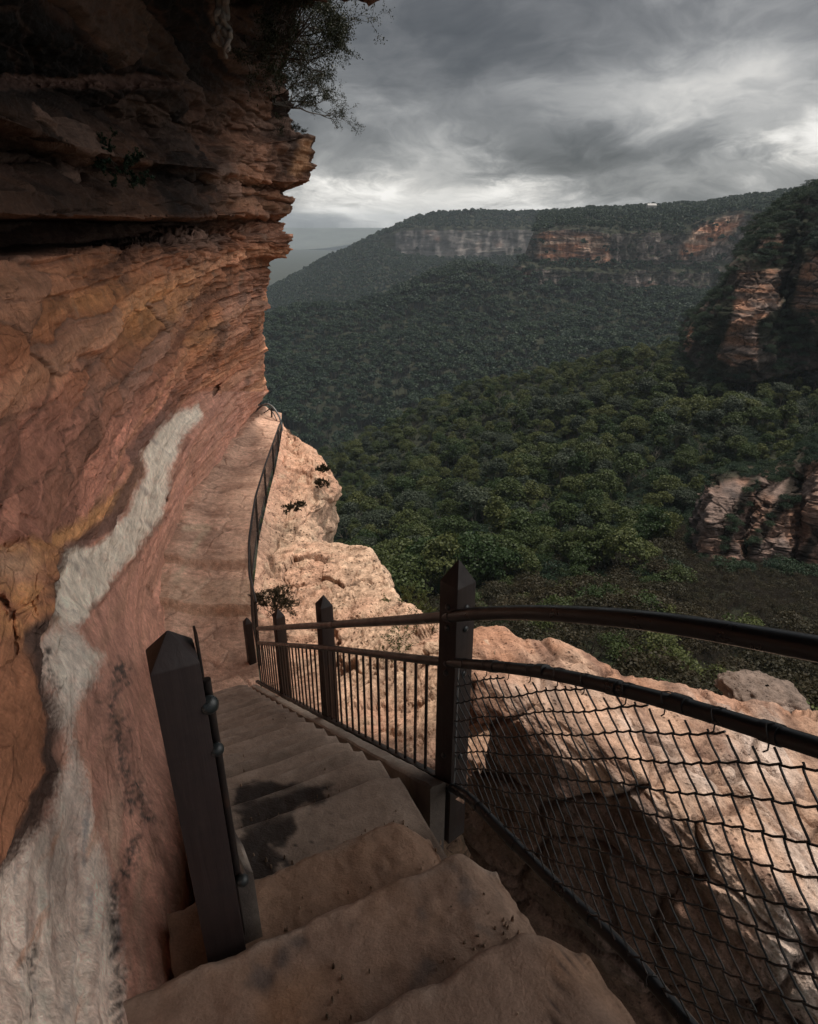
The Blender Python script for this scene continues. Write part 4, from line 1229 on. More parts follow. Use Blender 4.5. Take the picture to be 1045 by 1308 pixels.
# near spur: the green ridge running down from the buttress, its slope falling from the foot of our ledge
hill('near', [
    prow([(250, 1150, 26), (500, 1100, 24), (700, 1050, 22), (900, 1050, 22), (1100, 1080, 22), (1400, 1200, 20)]),
    prow([(250, 960, 60), (500, 930, 55), (700, 905, 48), (900, 915, 46), (1100, 930, 46), (1400, 960, 46)]),
    prow([(250, 860, 110), (450, 830, 100), (600, 810, 84), (750, 800, 74), (900, 810, 72), (1050, 825, 72), (1400, 850, 72)]),
    prow([(260, 780, 190), (420, 755, 165), (560, 735, 135), (700, 720, 118), (850, 735, 108), (960, 750, 105), (1100, 760, 105), (1400, 760, 105)]),
    prow([(270, 720, 270), (410, 690, 240), (540, 665, 205), (680, 650, 185), (820, 660, 160), (900, 665, 150), (1100, 640, 150), (1400, 620, 150)]),
    prow([(290, 660, 350), (410, 640, 320), (530, 610, 285), (680, 580, 262), (820, 565, 245), (920, 560, 225), (1100, 545, 215), (1400, 500, 215)]),
    prow([(310, 620, 420), (410, 606, 390), (520, 570, 365), (650, 535, 345), (800, 505, 325), (920, 495, 305), (1060, 480, 295), (1400, 430, 290)]),
    prow([(330, 610, 470), (400, 594, 460), (440, 580, 455), (497, 559, 450), (553, 527, 445), (621, 499, 440), (701, 483, 430), (800, 463, 415), (880, 452, 400), (1000, 440, 380), (1400, 380, 370)]),
    prow([(330, 640, 560), (440, 612, 560), (553, 560, 560), (701, 510, 560), (880, 480, 560), (1000, 470, 560), (1400, 420, 560)]),
], 200, [16, 20, 24, 26, 28, 28, 28, 16], 7, .02, floor_c, seed=1)

# middle forest slope under the orange cliffs
hill('mid', [
    prow([(180, 680, 600), (424, 640, 640), (600, 580, 680), (800, 500, 720), (1000, 470, 760), (1300, 440, 800)]),
    prow([(180, 560, 760), (345, 540, 800), (500, 500, 830), (650, 470, 860), (800, 450, 880), (1000, 430, 900), (1300, 410, 920)]),
    prow([(180, 480, 960), (345, 468, 980), (500, 440, 1000), (650, 420, 1020), (800, 405, 1040), (1000, 395, 1050), (1300, 380, 1060)]),
    prow([(180, 425, 1120), (347, 416, 1140), (385, 402, 1160), (436, 400, 1180), (478, 395, 1190), (526, 371, 1200), (560, 354, 1210), (602, 345, 1210), (650, 352, 1180), (700, 372, 1160), (780, 380, 1150), (900, 385, 1150), (1300, 370, 1150)]),
    prow([(180, 440, 1500), (385, 420, 1500), (478, 405, 1500), (560, 372, 1500), (602, 362, 1500), (650, 365, 1350), (700, 390, 1300), (1300, 390, 1300)]),
], 200, [50, 50, 50, 16], 14, .008, floor_c, seed=2)

CLIFF_POLY = [[(683, 300), (720, 293), (778, 302), (781, 335), (735, 338), (684, 330)], [(868, 318), (895, 285), (948, 272), (938, 300), (905, 318), (870, 333)], [(822, 362), (842, 366), (832, 380), (818, 378)], [(662, 342), (680, 345), (676, 362), (662, 360)]]
def orange_c(G, U, V, N):
    c = floor_c(G, U, V, N)
    rockm = sstep(.72, .5, N[..., 2] + .15 * fbm(G * .03, 3, 461))
    grey = np.array([.23, .185, .165]) * (1 + .8 * fbm(G * np.array([.05, .05, .012]), 4, 462))[..., None]
    o = np.zeros(U.shape)
    for p in CLIFF_POLY:
        o = np.maximum(o, sstep(-4, 6, poly_sd(U + 9 * fbm(G * .03, 3, 464), V + 5 * fbm(G * .03, 3, 465), p)))
    orng = mixc(np.array([.58, .27, .165]) + 0 * G, (.66, .45, .34), sstep(-.2, .3, fbm(G * np.array([.02, .02, .09]), 4, 463)))
    orng = mixc(orng, (.10, .06, .05), sstep(.15, .4, fbm(G * np.array([.012, .012, .10]) + 5, 4, 466)) * .8)
    r = mixc(grey, orng, o)
    veg = sstep(.0, .2, fbm(G * np.array([.02, .02, .035]) + 3, 5, 467, .6)) * (1 - .75 * o)
    r = mixc(r, FLOOR, veg * .75)
    return mixc(c, r, np.maximum(rockm, o))
hill('orange', [
    prow([(600, 400, 1130), (700, 392, 1130), (800, 392, 1135), (900, 395, 1140), (1300, 390, 1150)]),
    prow([(655, 366, 1165), (700, 372, 1160), (800, 380, 1160), (880, 382, 1165), (960, 384, 1170), (1300, 384, 1170)]),
    prow([(655, 340, 1172), (700, 345, 1168), (780, 350, 1168), (820, 345, 1172), (880, 350, 1178), (960, 350, 1180), (1300, 350, 1180)]),
    prow([(668, 332, 1215), (700, 336, 1205), (780, 340, 1195), (820, 336, 1195), (880, 336, 1200), (960, 325, 1210), (1300, 320, 1210)]),
    prow([(680, 300, 1222), (720, 292, 1212), (780, 298, 1205), (830, 296, 1215), (870, 300, 1212), (900, 282, 1220), (950, 272, 1225), (1000, 280, 1225), (1300, 270, 1230)]),
    prow([(684, 292, 1300), (740, 284, 1300), (830, 282, 1310), (900, 274, 1320), (1000, 264, 1320), (1300, 250, 1320)]),
    prow([(690, 276, 1700), (760, 271, 1700), (830, 267, 1700), (900, 263, 1700), (960, 254, 1700), (1010, 248, 1700), (1300, 238, 1700)]),
    prow([(690, 282, 2200), (830, 276, 2200), (1300, 250, 2200)]),
], 620, [10, 60, 24, 70, 16, 30, 8], 6, .02, orange_c, 1, seed=3, strata=9.0, wor=.035)

def far_c(G, U, V, N):
    c = floor_c(G, U, V, N) * 1.15
    m = np.where((U > 505), sstep(.80, .55, N[..., 2]), 0)
    col = fbm(G * np.array([.04, .04, .007]), 5, 470, .65)
    r = mixc(np.array([.13, .12, .115]) + 0 * G, (.46, .40, .37), sstep(-.1, .35, col))
    r = mixc(r, (.40, .24, .18), sstep(.25, .5, fbm(G * .012, 3, 471)) * .6)
    return mixc(c, r, m * sstep(-.6, .1, fbm(G * .01, 3, 472) + .2))
hill('far', [
    prow([(150, 520, 1500), (345, 440, 1600), (480, 420, 1600), (640, 400, 1600), (780, 380, 1600)]),
    prow([(150, 470, 1900), (345, 398, 1900), (440, 360, 1950), (520, 345, 2000), (620, 345, 2050), (700, 340, 2100), (780, 335, 2100)]),
    prow([(150, 455, 2200), (345, 376, 2250), (400, 348, 2280), (440, 328, 2300), (480, 314, 2320), (512, 330, 2290), (560, 336, 2270), (640, 332, 2290), (700, 328, 2300), (780, 325, 2300)]),
    prow([(150, 450, 2320), (345, 373, 2330), (400, 344, 2340), (440, 325, 2350), (480, 306, 2355), (510, 295, 2330), (545, 292, 2310), (600, 293, 2310), (650, 292, 2330), (700, 291, 2340), (780, 290, 2340)]),
    prow([(150, 447, 2420), (345, 372, 2420), (400, 343, 2420), (440, 324, 2420), (480, 304, 2420), (512, 290, 2400), (535, 281, 2400), (560, 276, 2420), (600, 274, 2440), (650, 275, 2450), (700, 274, 2450), (780, 273, 2450)]),
    prow([(150, 460, 3000), (345, 385, 3000), (480, 316, 3000), (540, 290, 3000), (600, 282, 3000), (780, 280, 3000)]),
], 260, [30, 36, 40, 14, 10], 9, .006, far_c, 2, seed=4, strata=12.0)

def haze_c(G, U, V, N): return np.array([.10, .11, .095]) * (1 + .6 * fbm(G * .003, 3, 480))[..., None]
hill('plateau', [
    prow([(100, 440, 5200), (345, 420, 5200), (520, 400, 5200), (700, 360, 5200)]),
    prow([(100, 365, 10800), (345, 358, 10800), (420, 352, 10800), (520, 345, 10800), (700, 335, 10800)]),
    prow([(100, 325, 9500), (345, 322, 9500), (420, 316, 9200), (470, 308, 8800), (520, 302, 8800), (700, 302, 8800)]),
    prow([(100, 312, 11000), (345, 311, 11000), (420, 311, 10900), (520, 309, 10800), (700, 309, 10800)]),
    prow([(100, 291, 12000), (345, 291, 12000), (430, 292, 12000), (520, 293, 12000), (700, 292, 12000)]),
    prow([(100, 291, 13000), (520, 291, 13000), (700, 291, 13000)]),
], 120, [16, 16, 16, 14, 6], 22, .0012, haze_c, 2, seed=5)

# right-hand buttress
def butt_c(G, U, V, N):
    c = floor_c(G, U, V, N) * .8
    rock = mixc(np.array([.38, .20, .13]) + 0 * G, (.26, .19, .16), sstep(-.2, .3, fbm(G * np.array([.08, .08, .3]), 4, 490)))
    rock = mixc(rock, (.06, .045, .04), sstep(.05, .25, fbm(G * np.array([.03, .03, .55]), 4, 491)) * .85)
    m = np.zeros(U.shape)
    for p in [[(916, 455), (938, 390), (944, 345), (1000, 346), (996, 392), (968, 410), (968, 470), (935, 466)], [(1012, 395), (1022, 345), (1050, 315), (1300, 300), (1300, 400), (1046, 402)], [(968, 305), (1000, 300), (1000, 315), (968, 316)], [(870, 445), (884, 412), (890, 430), (876, 455)]]:
        m = np.maximum(m, sstep(-3, 4, poly_sd(U + 6 * fbm(G * .12, 3, 492), V + 6 * fbm(G * .12, 3, 493), p)))
    dark = mixc(np.array([.075, .06, .052]) + 0 * G, (.20, .14, .11), sstep(.05, .35, fbm(G * np.array([.09, .09, .03]) + 8, 4, 497)))
    c = mixc(c, dark, sstep(-.1, .15, fbm(G * np.array([.03, .03, .08]) + 2, 4, 498)) * sstep(.80, .55, N[..., 2]))
    return mixc(c, rock, m)
hill('buttress', [
    prow([(846, 500, 300), (900, 492, 280), (960, 488, 268), (1045, 470, 262), (1300, 440, 255)]),
    prow([(866, 462, 330), (880, 458, 300), (915, 462, 282), (960, 470, 268), (1000, 440, 275), (1045, 425, 268), (1300, 400, 255)]),
    prow([(872, 430, 340), (886, 420, 310), (918, 425, 288), (940, 410, 276), (968, 412, 272), (1002, 408, 292), (1014, 398, 276), (1045, 402, 270), (1300, 380, 258)]),
    prow([(884, 402, 350), (905, 395, 312), (938, 386, 286), (970, 392, 276), (996, 392, 282), (1006, 380, 305), (1018, 365, 280), (1045, 360, 273), (1300, 340, 262)]),
    prow([(925, 378, 345), (938, 350, 310), (950, 344, 290), (998, 346, 285), (1010, 345, 312), (1024, 340, 284), (1045, 312, 276), (1300, 290, 266)]),
    prow([(950, 322, 350), (962, 308, 318), (985, 300, 300), (1004, 302, 300), (1016, 300, 312), (1045, 288, 292), (1300, 262, 280)]),
    prow([(962, 290, 360), (985, 276, 330), (1010, 262, 320), (1045, 248, 312), (1300, 215, 300)]),
    prow([(975, 283, 370), (1000, 262, 350), (1020, 250, 345), (1045, 240, 340), (1300, 190, 330)]),
    prow([(975, 290, 460), (1000, 270, 460), (1045, 248, 460), (1300, 200, 460)]),
], 480, [30, 50, 50, 60, 60, 40, 24, 10], 3.5, .05, butt_c, 2, 'rock_buttress', None, M_CRAG, 6, 2.5, .11)
tag(bpy.data.objects['rock_buttress'], 'tall banded orange rock buttress with wooded top at the right edge', 'rock buttress')

# the crag below it
def crag_c(G, U, V, N):
    c = mixc(np.array([.23, .165, .14]) + 0 * G, (.27, .155, .11), sstep(-.2, .3, fbm(G * .12, 4, 495)))
    c = mixc(c, (.055, .05, .052), sstep(.0, .35, fbm(G * np.array([.16, .16, .07]) + 3, 4, 496)) * .8)
    c = mixc(c, FLOOR * .8, sstep(-6, 4, 606 - V + .22 * (960 - U)) * .9)
    veg = np.zeros(U.shape)
    for pts, wd in [([(965, 610), (935, 665), (925, 705)], 9), ([(1000, 640), (985, 665), (955, 705)], 11), ([(1045, 680), (1020, 720), (1012, 745)], 9), ([(1020, 600), (1010, 640)], 16)]:
        veg = np.maximum(veg, sstep(wd, wd * .4, line_d(U, V, pts)))
    return mixc(c, (.03, .026, .02), veg * .9)
hill('crag', [
    prow([(872, 760, 112), (940, 762, 108), (1000, 775, 105), (1060, 790, 102), (1300, 800, 98)]),
    prow([(878, 706, 122), (905, 708, 114), (932, 716, 112), (948, 712, 117), (965, 720, 112), (990, 738, 109), (1010, 742, 113), (1030, 750, 108), (1060, 762, 107), (1300, 770, 100)]),
    prow([(886, 670, 126), (905, 668, 116), (938, 672, 115), (952, 668, 121), (968, 682, 114), (1000, 690, 112), (1016, 692, 118), (1035, 690, 111), (1060, 700, 109), (1300, 710, 102)]),
    prow([(894, 642, 128), (910, 632, 120), (950, 636, 118), (962, 632, 123), (984, 640, 117), (1010, 640, 116), (1024, 640, 121), (1045, 635, 114), (1070, 640, 112), (1300, 640, 105)]),
    prow([(905, 616, 134), (925, 606, 124), (965, 612, 122), (985, 620, 122), (1010, 606, 122), (1045, 590, 119), (1300, 570, 110)]),
    prow([(915, 610, 142), (940, 596, 136), (985, 596, 136), (1020, 575, 134), (1050, 555, 132), (1300, 520, 125)]),
    prow([(915, 625, 170), (985, 612, 170), (1050, 580, 170), (1300, 540, 170)]),
], 460, [24, 70, 70, 60, 24, 10], 1.3, .13, crag_c, 1, 'rock_crag', None, M_CRAG, 7, 1.2, .20)
tag(bpy.data.objects['rock_crag'], 'grey pink broken rock crag among dark bush at lower right', 'rock crag')

# valley floor far below everything
me = mesh_np([(-14000, -2000, -330), (14000, -2000, -330), (14000, 14000, -330), (-14000, 14000, -330)], [(0, 1, 2, 3)], 'ground')
set_col(me, np.tile(FLOOR, (4, 1)))
tag(link('ground', me, M_HILL), kind='structure')
# ================================================================== FOREST
L_NEAR = leaf_mat('gum leaves olive', (.028, .056, .015), (.120, .130, .040), (.022, .044, .014))
L_MID = leaf_mat('gum leaves blue green', (.014, .036, .020), (.040, .068, .030), (.010, .026, .017))
L_DRY = leaf_mat('dry heath leaves', (.034, .030, .014), (.052, .038, .018), (.024, .025, .012))
L_DARK = leaf_mat('dark needle leaves', (.024, .030, .012), (.034, .040, .016), (.016, .018, .010), .5, .15)

def leaf_quads(C, Nrm, size, rng, asp=1.0):
    n = len(C)
    a = rng.normal(size=(n, 3))
    t = np.cross(Nrm, a); t /= np.linalg.norm(t, axis=1, keepdims=True) + 1e-9
    b = np.cross(Nrm, t)
    s = (size * rng.uniform(.6, 1.4, n))[:, None]
    t = t * s * asp; b = b * s
    V = np.stack([C - t, C - b * .8, C + t, C + b * .8], 1).reshape(-1, 3)
    return V, np.arange(4 * n).reshape(n, 4)

def crown(seed, nclump, nleaf, leaf, rx=.34, h0=.35, h1=1.0, flat=1.0):
    rng = np.random.default_rng(seed)
    d = rng.normal(size=(nclump, 3)); d /= np.linalg.norm(d, axis=1, keepdims=True)
    d[:, 2] = np.where(d[:, 2] < -.35, -d[:, 2] * .6, d[:, 2])
    rad = rng.uniform(.45, 1.0, nclump)[:, None] ** .6
    lop = 1 + .35 * rng.normal(size=3) * np.array([1, 1, .3])
    ctr = d * rad * np.array([rx * .8, rx * .8, (h1 - h0) / 2 * .82]) * np.clip(lop, .7, 1.35) + np.array([0, 0, (h0 + h1) / 2])
    cr = rng.uniform(.09, .17, nclump) * (rx / .34)
    C, Nn = [], []
    for i in range(nclump):
        q = rng.normal(size=(nleaf, 3)); q /= np.linalg.norm(q, axis=1, keepdims=True)
        q[:, 2] = np.abs(q[:, 2]) * .9 - .25
        r = rng.uniform(.35, 1.0, nleaf)[:, None] ** .5
        C.append(ctr[i] + q * r * cr[i] * np.array([1.15, 1.15, .75]))
        m = q * .8 + np.array([0, 0, .45]) + rng.normal(size=(nleaf, 3)) * .45
        Nn.append(m / np.linalg.norm(m, axis=1, keepdims=True))
    V, F = leaf_quads(np.concatenate(C), np.concatenate(Nn), leaf, rng)
    return V, F, ctr

def trunk(seed, ctr, h0, fat=.014):
    rnd = random.Random(seed)
    mb = MB()
    pts = [(0, 0, -.35)]
    x = y = 0
    for k in range(1, 6):
        x += rnd.uniform(-.02, .02); y += rnd.uniform(-.02, .02)
        pts.append((x, y, -.35 + k * (h0 + .35 + .25) / 5))
    mb.tube(pts, [fat * (1.25 - .17 * k) for k in range(6)], 6)
    for i in rnd.sample(range(len(ctr)), min(9, len(ctr))):
        q = np.array(pts[rnd.choice((3, 4, 5))])
        mid = q * .5 + ctr[i] * .5 + np.array([0, 0, -.03])
        mb.tube([q, mid, ctr[i]], [fat * .45, fat * .32, fat * .15], 4, False)
    return mb

def join_mesh(name, V, F, mb):
    me = bpy.data.meshes.new(name)
    nv = len(mb.v)
    vs = list(mb.v) + [tuple(p) for p in V]
    fs = list(mb.f) + [tuple(int(i) + nv for i in f) for f in F]
    me.from_pydata(vs, [], fs)
    me.polygons.foreach_set('material_index', [0] * len(mb.f) + [1] * len(F))
    me.update()
    return me

def protos(cname, objs):
    c = bpy.data.collections.new(cname)       # never linked to the scene: only its meshes are instanced
    for o in objs: c.objects.link(o)
    return c

def tree_proto(name, seed, nclump, nleaf, leaf, lm, **kw):
    fat = kw.pop('fat', .014)
    V, F, ctr = crown(seed, nclump, nleaf, leaf, **kw)
    me = join_mesh(name, V, F, trunk(seed, ctr, kw.get('h0', .35), fat))
    me.materials.append(M_BARK); me.materials.append(lm)
    return bpy.data.objects.new(name, me)

def twig_mesh(seed, depth=4, spread=.6, n0=6, leaf=0.0, per=10, up=.5, r0=.02):
    """a branching bare shrub, unit height; leaf > 0 adds small leaves along the outer twigs"""
    rnd = random.Random(seed); rng = np.random.default_rng(seed)
    mb = MB(); LC = []
    def grow(p, d, l, r, k):
        pts = [p]
        q = p.copy()
        for i in range(3):
            d = (d + Vector((rnd.gauss(0, .16), rnd.gauss(0, .16), rnd.gauss(.04, .12)))).normalized()
            q = q + d * l / 3
            pts.append(q.copy())
            if leaf and k <= 1:
                for _ in range(per): LC.append(q - d * rnd.uniform(0, l / 3) + Vector((rnd.gauss(0, .012), rnd.gauss(0, .012), rnd.gauss(0, .012))))
        mb.tube(pts, [r, r * .85, r * .7, r * .5], 4, False)
        if k > 0:
            for _ in range(rnd.choice((2, 3, 3))):
                nd = (d + Vector((rnd.gauss(0, spread), rnd.gauss(0, spread), rnd.gauss(.1, spread * .7)))).normalized()
                grow(pts[rnd.choice((2, 3, 3))], nd, l * rnd.uniform(.6, .85), r * .55, k - 1)
    for i in range(n0):
        a = rnd.uniform(0, 2 * math.pi)
        grow(Vector((rnd.uniform(-.05, .05), rnd.uniform(-.05, .05), -.05)), Vector((math.cos(a) * (1 - up), math.sin(a) * (1 - up), up)).normalized(), .34, r0, depth)
    if leaf:
        C = np.array([tuple(p) for p in LC])
        Nn = rng.normal(size=C.shape); Nn /= np.linalg.norm(Nn, axis=1, keepdims=True)
        V, F = leaf_quads(C, Nn, leaf, rng, .38)
    else: V, F = np.zeros((0, 3)), np.zeros((0, 4), int)
    return mb, V, F

L_BLUE = leaf_mat('gum leaves grey green', (.034, .050, .030), (.062, .078, .046), (.026, .040, .026))
def dead_proto(i):
    mb, V, F = twig_mesh(590 + i, 3, .45, 1, .012, 1, .95, .022)
    me = join_mesh('dead gum', V, F, mb)
    me.materials.append(M_BARK); me.materials.append(L_BLUE)
    return bpy.data.objects.new('dead gum', me)
NEARP = protos('near trees', [tree_proto('gum', 500 + i, 44 + 4 * i, 64, .019, (L_NEAR, L_NEAR, L_BLUE)[i % 3], rx=(.32, .27, .36, .22)[i % 4], h0=.30 + .06 * (i % 3)) for i in range(8)] + [dead_proto(i) for i in range(1)])
MIDP = protos('middle trees', [tree_proto('gum', 520 + i, 22, 26, .045, L_MID, rx=.26 + .06 * (i % 2), h0=.42 + .08 * (i % 2), fat=.020) for i in range(5)])
FARP = protos('far trees', [tree_proto('gum', 540 + i, 12, 10, .10, L_MID, rx=.36, h0=.25) for i in range(4)])
def bush_proto(i, lm):
    V, F, ctr = crown(560 + i, 30, 44, .026, rx=.48, h0=.0, h1=.85)
    me = join_mesh('bush', V, F, twig_mesh(570 + i, 2, .5, 5, r0=.012)[0])
    me.materials.append(M_TWIG); me.materials.append(lm)
    return bpy.data.objects.new('bush', me)
def bare_proto(i):
    mb, V, F = twig_mesh(580 + i, 4, .5, 5, .010, 1, .62, .016)
    me = join_mesh('bare bush', V, F, mb)
    me.materials.append(M_TWIG); me.materials.append(L_DRY)
    return bpy.data.objects.new('bare bush', me)
SCRUBP = protos('scrub', [bush_proto(i, L_NEAR if i == 2 else L_DRY) for i in range(5)] + [bare_proto(i) for i in range(4)])
HEATHP = protos('heath', [bush_proto(10 + i, L_MID) for i in range(4)])

def pick(name, spacing, cond, rng):
    G, N, U, V = HILLS[name]
    P00, P01, P10 = G[:-1, :-1], G[:-1, 1:], G[1:, :-1]
    area = np.linalg.norm(np.cross(P01 - P00, P10 - P00), axis=-1)
    u, v = U[:-1, :-1], V[:-1, :-1]
    ok = cond(P00, u, v, N[:-1, :-1]) & (G[:-1, :-1, 1] > 5)
    w = np.where(ok, area / (spacing * spacing), 0)
    n = np.floor(w + rng.random(w.shape)).astype(int).ravel()
    idx = np.repeat(np.arange(len(n)), n)
    a, b = rng.random((2, len(idx), 1))
    p = P00.reshape(-1, 3)[idx] + (P01 - P00).reshape(-1, 3)[idx] * a + (P10 - P00).reshape(-1, 3)[idx] * b
    # drop the ones that stand on top of each other
    cell = {}
    keep = []
    s = spacing * .62
    for i, q in enumerate(p):
        k = (int(q[0] // s), int(q[1] // s))
        if k in cell: continue
        cell[k] = 1; keep.append(i)
    return p[keep]

def scatter(name, coll, P, S, kind='stuff', rng=RNG, nidx=None, label=None, cat=None):
    n = len(P)
    me = bpy.data.meshes.new(name)
    me.vertices.add(n)
    me.vertices.foreach_set('co', np.asarray(P, np.float32).ravel())
    for nm, val, ty in (('scl', S, 'FLOAT'), ('rot', rng.uniform(0, 6.283, n), 'FLOAT')):
        a = me.attributes.new(nm, ty, 'POINT'); a.data.foreach_set('value', np.asarray(val, np.float32))
    a = me.attributes.new('idx', 'INT', 'POINT')
    a.data.foreach_set('value', (nidx if nidx is not None else rng.integers(0, len(coll.objects), n)).astype(np.int32))
    me.update()
    o = link(name, me)
    ng = bpy.data.node_groups.new(name, 'GeometryNodeTree')
    ng.interface.new_socket('Geometry', in_out='INPUT', socket_type='NodeSocketGeometry')
    ng.interface.new_socket('Geometry', in_out='OUTPUT', socket_type='NodeSocketGeometry')
    nd, lk = ng.nodes, ng.links
    gi, go = nd.new('NodeGroupInput'), nd.new('NodeGroupOutput')
    mp = nd.new('GeometryNodeMeshToPoints')
    ip = nd.new('GeometryNodeInstanceOnPoints')
    ci = nd.new('GeometryNodeCollectionInfo')
    ci.inputs[0].default_value = coll; ci.inputs[1].default_value = True; ci.inputs[2].default_value = True
    def attr(nm, ty):
        x = nd.new('GeometryNodeInputNamedAttribute'); x.data_type = ty; x.inputs[0].default_value = nm
        return x.outputs[0]
    cx = nd.new('ShaderNodeCombineXYZ'); lk.new(attr('rot', 'FLOAT'), cx.inputs[2])
    lk.new(gi.outputs[0], mp.inputs[0]); lk.new(mp.outputs[0], ip.inputs['Points'])
    lk.new(ci.outputs[0], ip.inputs['Instance'])
    ip.inputs['Pick Instance'].default_value = True
    lk.new(attr('idx', 'INT'), ip.inputs['Instance Index'])
    er = nd.new('FunctionNodeEulerToRotation'); lk.new(cx.outputs[0], er.inputs[0]); lk.new(er.outputs[0], ip.inputs['Rotation'])
    lk.new(attr('scl', 'FLOAT'), ip.inputs['Scale'])
    lk.new(ip.outputs[0], go.inputs[0])
    md = o.modifiers.new('scatter', 'NODES'); md.node_group = ng
    tag(o, label, cat, kind=kind)
    return o

inview = lambda u, v, m=160: (u > 300 - m) & (u < 1045 + m) & (v < 1000)
def clumpy(P, f, lo, hi): return lo + (hi - lo) * sstep(-.5, .5, fbm(P * f, 3, 600))

# near spur: trees on the slope; its nearest part, below our ledge, is dry scrub
pn = pick('near', 5.2, lambda P, u, v, n: inview(u, v) & (P[..., 1] > 108) & (u > 330) & ~((u > 840) & (P[..., 1] < 158) & (v > 560)), RNG)
sn = (5.5 + 9.5 * RNG.random(len(pn)) ** 1.5) * clumpy(pn, .018, .75, 1.15)
dist = pn[:, 1]
U_, V_ = pix(pn)
order = np.argsort(dist)
single = [i for i in order if 400 < U_[i] < 1000 and V_[i] < 800][:70]
mask = np.ones(len(pn), bool); mask[single] = False
scatter('forest', NEARP, pn[mask] - (0, 0, 1.0), sn[mask])
tsrc = []
for i in range(4):
    V, F, ctr = crown(700 + i, 42, 64, .021, rx=.30 + .03 * (i % 3), h0=.32)
    tm = bpy.data.meshes.new('trunk'); mb = trunk(700 + i, ctr, .32)
    tm.from_pydata(mb.v, [], mb.f); tm.materials.append(M_BARK); tm.update()
    cm = mesh_np(V, F, 'crown', False); cm.materials.append(L_NEAR)
    tsrc.append((tm, cm))
for j, i in enumerate(single):
    t = empty('gum_tree', tuple(pn[i] - np.array([0, 0, 1.0])), 'olive green gum tree among its like on the slope below the ledge', 'tree', 'gum trees on the nearest slope below the ledge')
    t.scale = (sn[i],) * 3
    t.rotation_euler.z = random.uniform(0, 6.28)
    for nm, me in zip(('trunk', 'crown'), tsrc[j % 4]):
        o = bpy.data.objects.new(nm, me); COL.objects.link(o); o.parent = t

pu = pick('near', 3.4, lambda P, u, v, n: inview(u, v, 60) & (P[..., 1] > 100) & (P[..., 1] < 330) & (u > 380) & ~((u > 850) & (P[..., 1] < 150) & (P[..., 1] > 104) & (v > 580)), RNG)
scatter('forest', HEATHP, pu - (0, 0, .4), RNG.uniform(2.5, 5.5, len(pu)))
pl_ = pick('near', 1.15, lambda P, u, v, n: (u > 845) & (u < 1140) & (P[..., 1] > 66) & (P[..., 1] < 150) & (v < 830) & (v > 640), RNG)
scatter('scrub', SCRUBP, pl_ - (0, 0, .3), RNG.uniform(1.5, 2.9, len(pl_)), nidx=RNG.integers(0, 6, len(pl_)))
ps = pick('near', 2.1, lambda P, u, v, n: inview(u, v, 100) & (P[..., 1] < 135) & (P[..., 1] > 30) & (u > 430) & (v < 960) & ~((u > 862) & (P[..., 1] > 72) & (v < 812)), RNG)
ss = RNG.uniform(2.2, 4.6, len(ps))
ks = RNG.integers(0, 9, len(ps))
scatter('scrub', SCRUBP, ps - (0, 0, .3), np.where(ks > 4, ss * 1.35, ss), nidx=ks)

pm = pick('mid', 11, lambda P, u, v, n: inview(u, v) & (u > 320) & (v < 640), RNG)
scatter('forest', MIDP, pm - (0, 0, 1.5), RNG.uniform(18, 29, len(pm)) * clumpy(pm, .008, .75, 1.2))
po = pick('orange', 9.5, lambda P, u, v, n: inview(u, v) & (n[..., 2] > .74), RNG)
scatter('forest', FARP, po - (0, 0, 1.0), RNG.uniform(9, 17, len(po)))
pf = pick('far', 13, lambda P, u, v, n: inview(u, v, 60) & (n[..., 2] > .70), RNG)
scatter('forest', FARP, pf - (0, 0, 1.0), RNG.uniform(13, 24, len(pf)))
Gb, Nb, Ub, Vb = HILLS['buttress']
BR = [[(912, 458), (936, 390), (942, 343), (1002, 344), (998, 394), (972, 412), (972, 476), (930, 470)], [(1008, 398), (1018, 343), (1050, 312), (1300, 296), (1300, 405), (1046, 406)]]
def offrock(P, u, v, n):
    ok = inview(u, v, 120)
    for p in BR: ok &= poly_sd(u, v, p) < -3
    ok &= (n[..., 2] > .42) | (fbm(P * .06, 3, 499) > .0)
    return ok
pb_ = pick('buttress', 3.4, offrock, RNG)
scatter('forest', HEATHP, pb_ - (0, 0, .5), RNG.uniform(2.6, 6, len(pb_)))
CR = [(880, 708), (893, 650), (908, 612), (960, 612), (985, 622), (1012, 606), (1060, 590), (1300, 570), (1300, 775), (1050, 760), (985, 742), (930, 718)]
pc = pick('crag', 1.8, lambda P, u, v, n: inview(u, v, 100) & ((poly_sd(u, v, CR) < 0) | (line_d(u, v, [(966, 612), (936, 665), (925, 705)]) < 4) | (line_d(u, v, [(1002, 640), (985, 665), (955, 705)]) < 5) | (line_d(u, v, [(1022, 600), (1012, 640)]) < 7)), RNG)
scatter('scrub', HEATHP, pc - (0, 0, .4), RNG.uniform(1.2, 2.8, len(pc)))

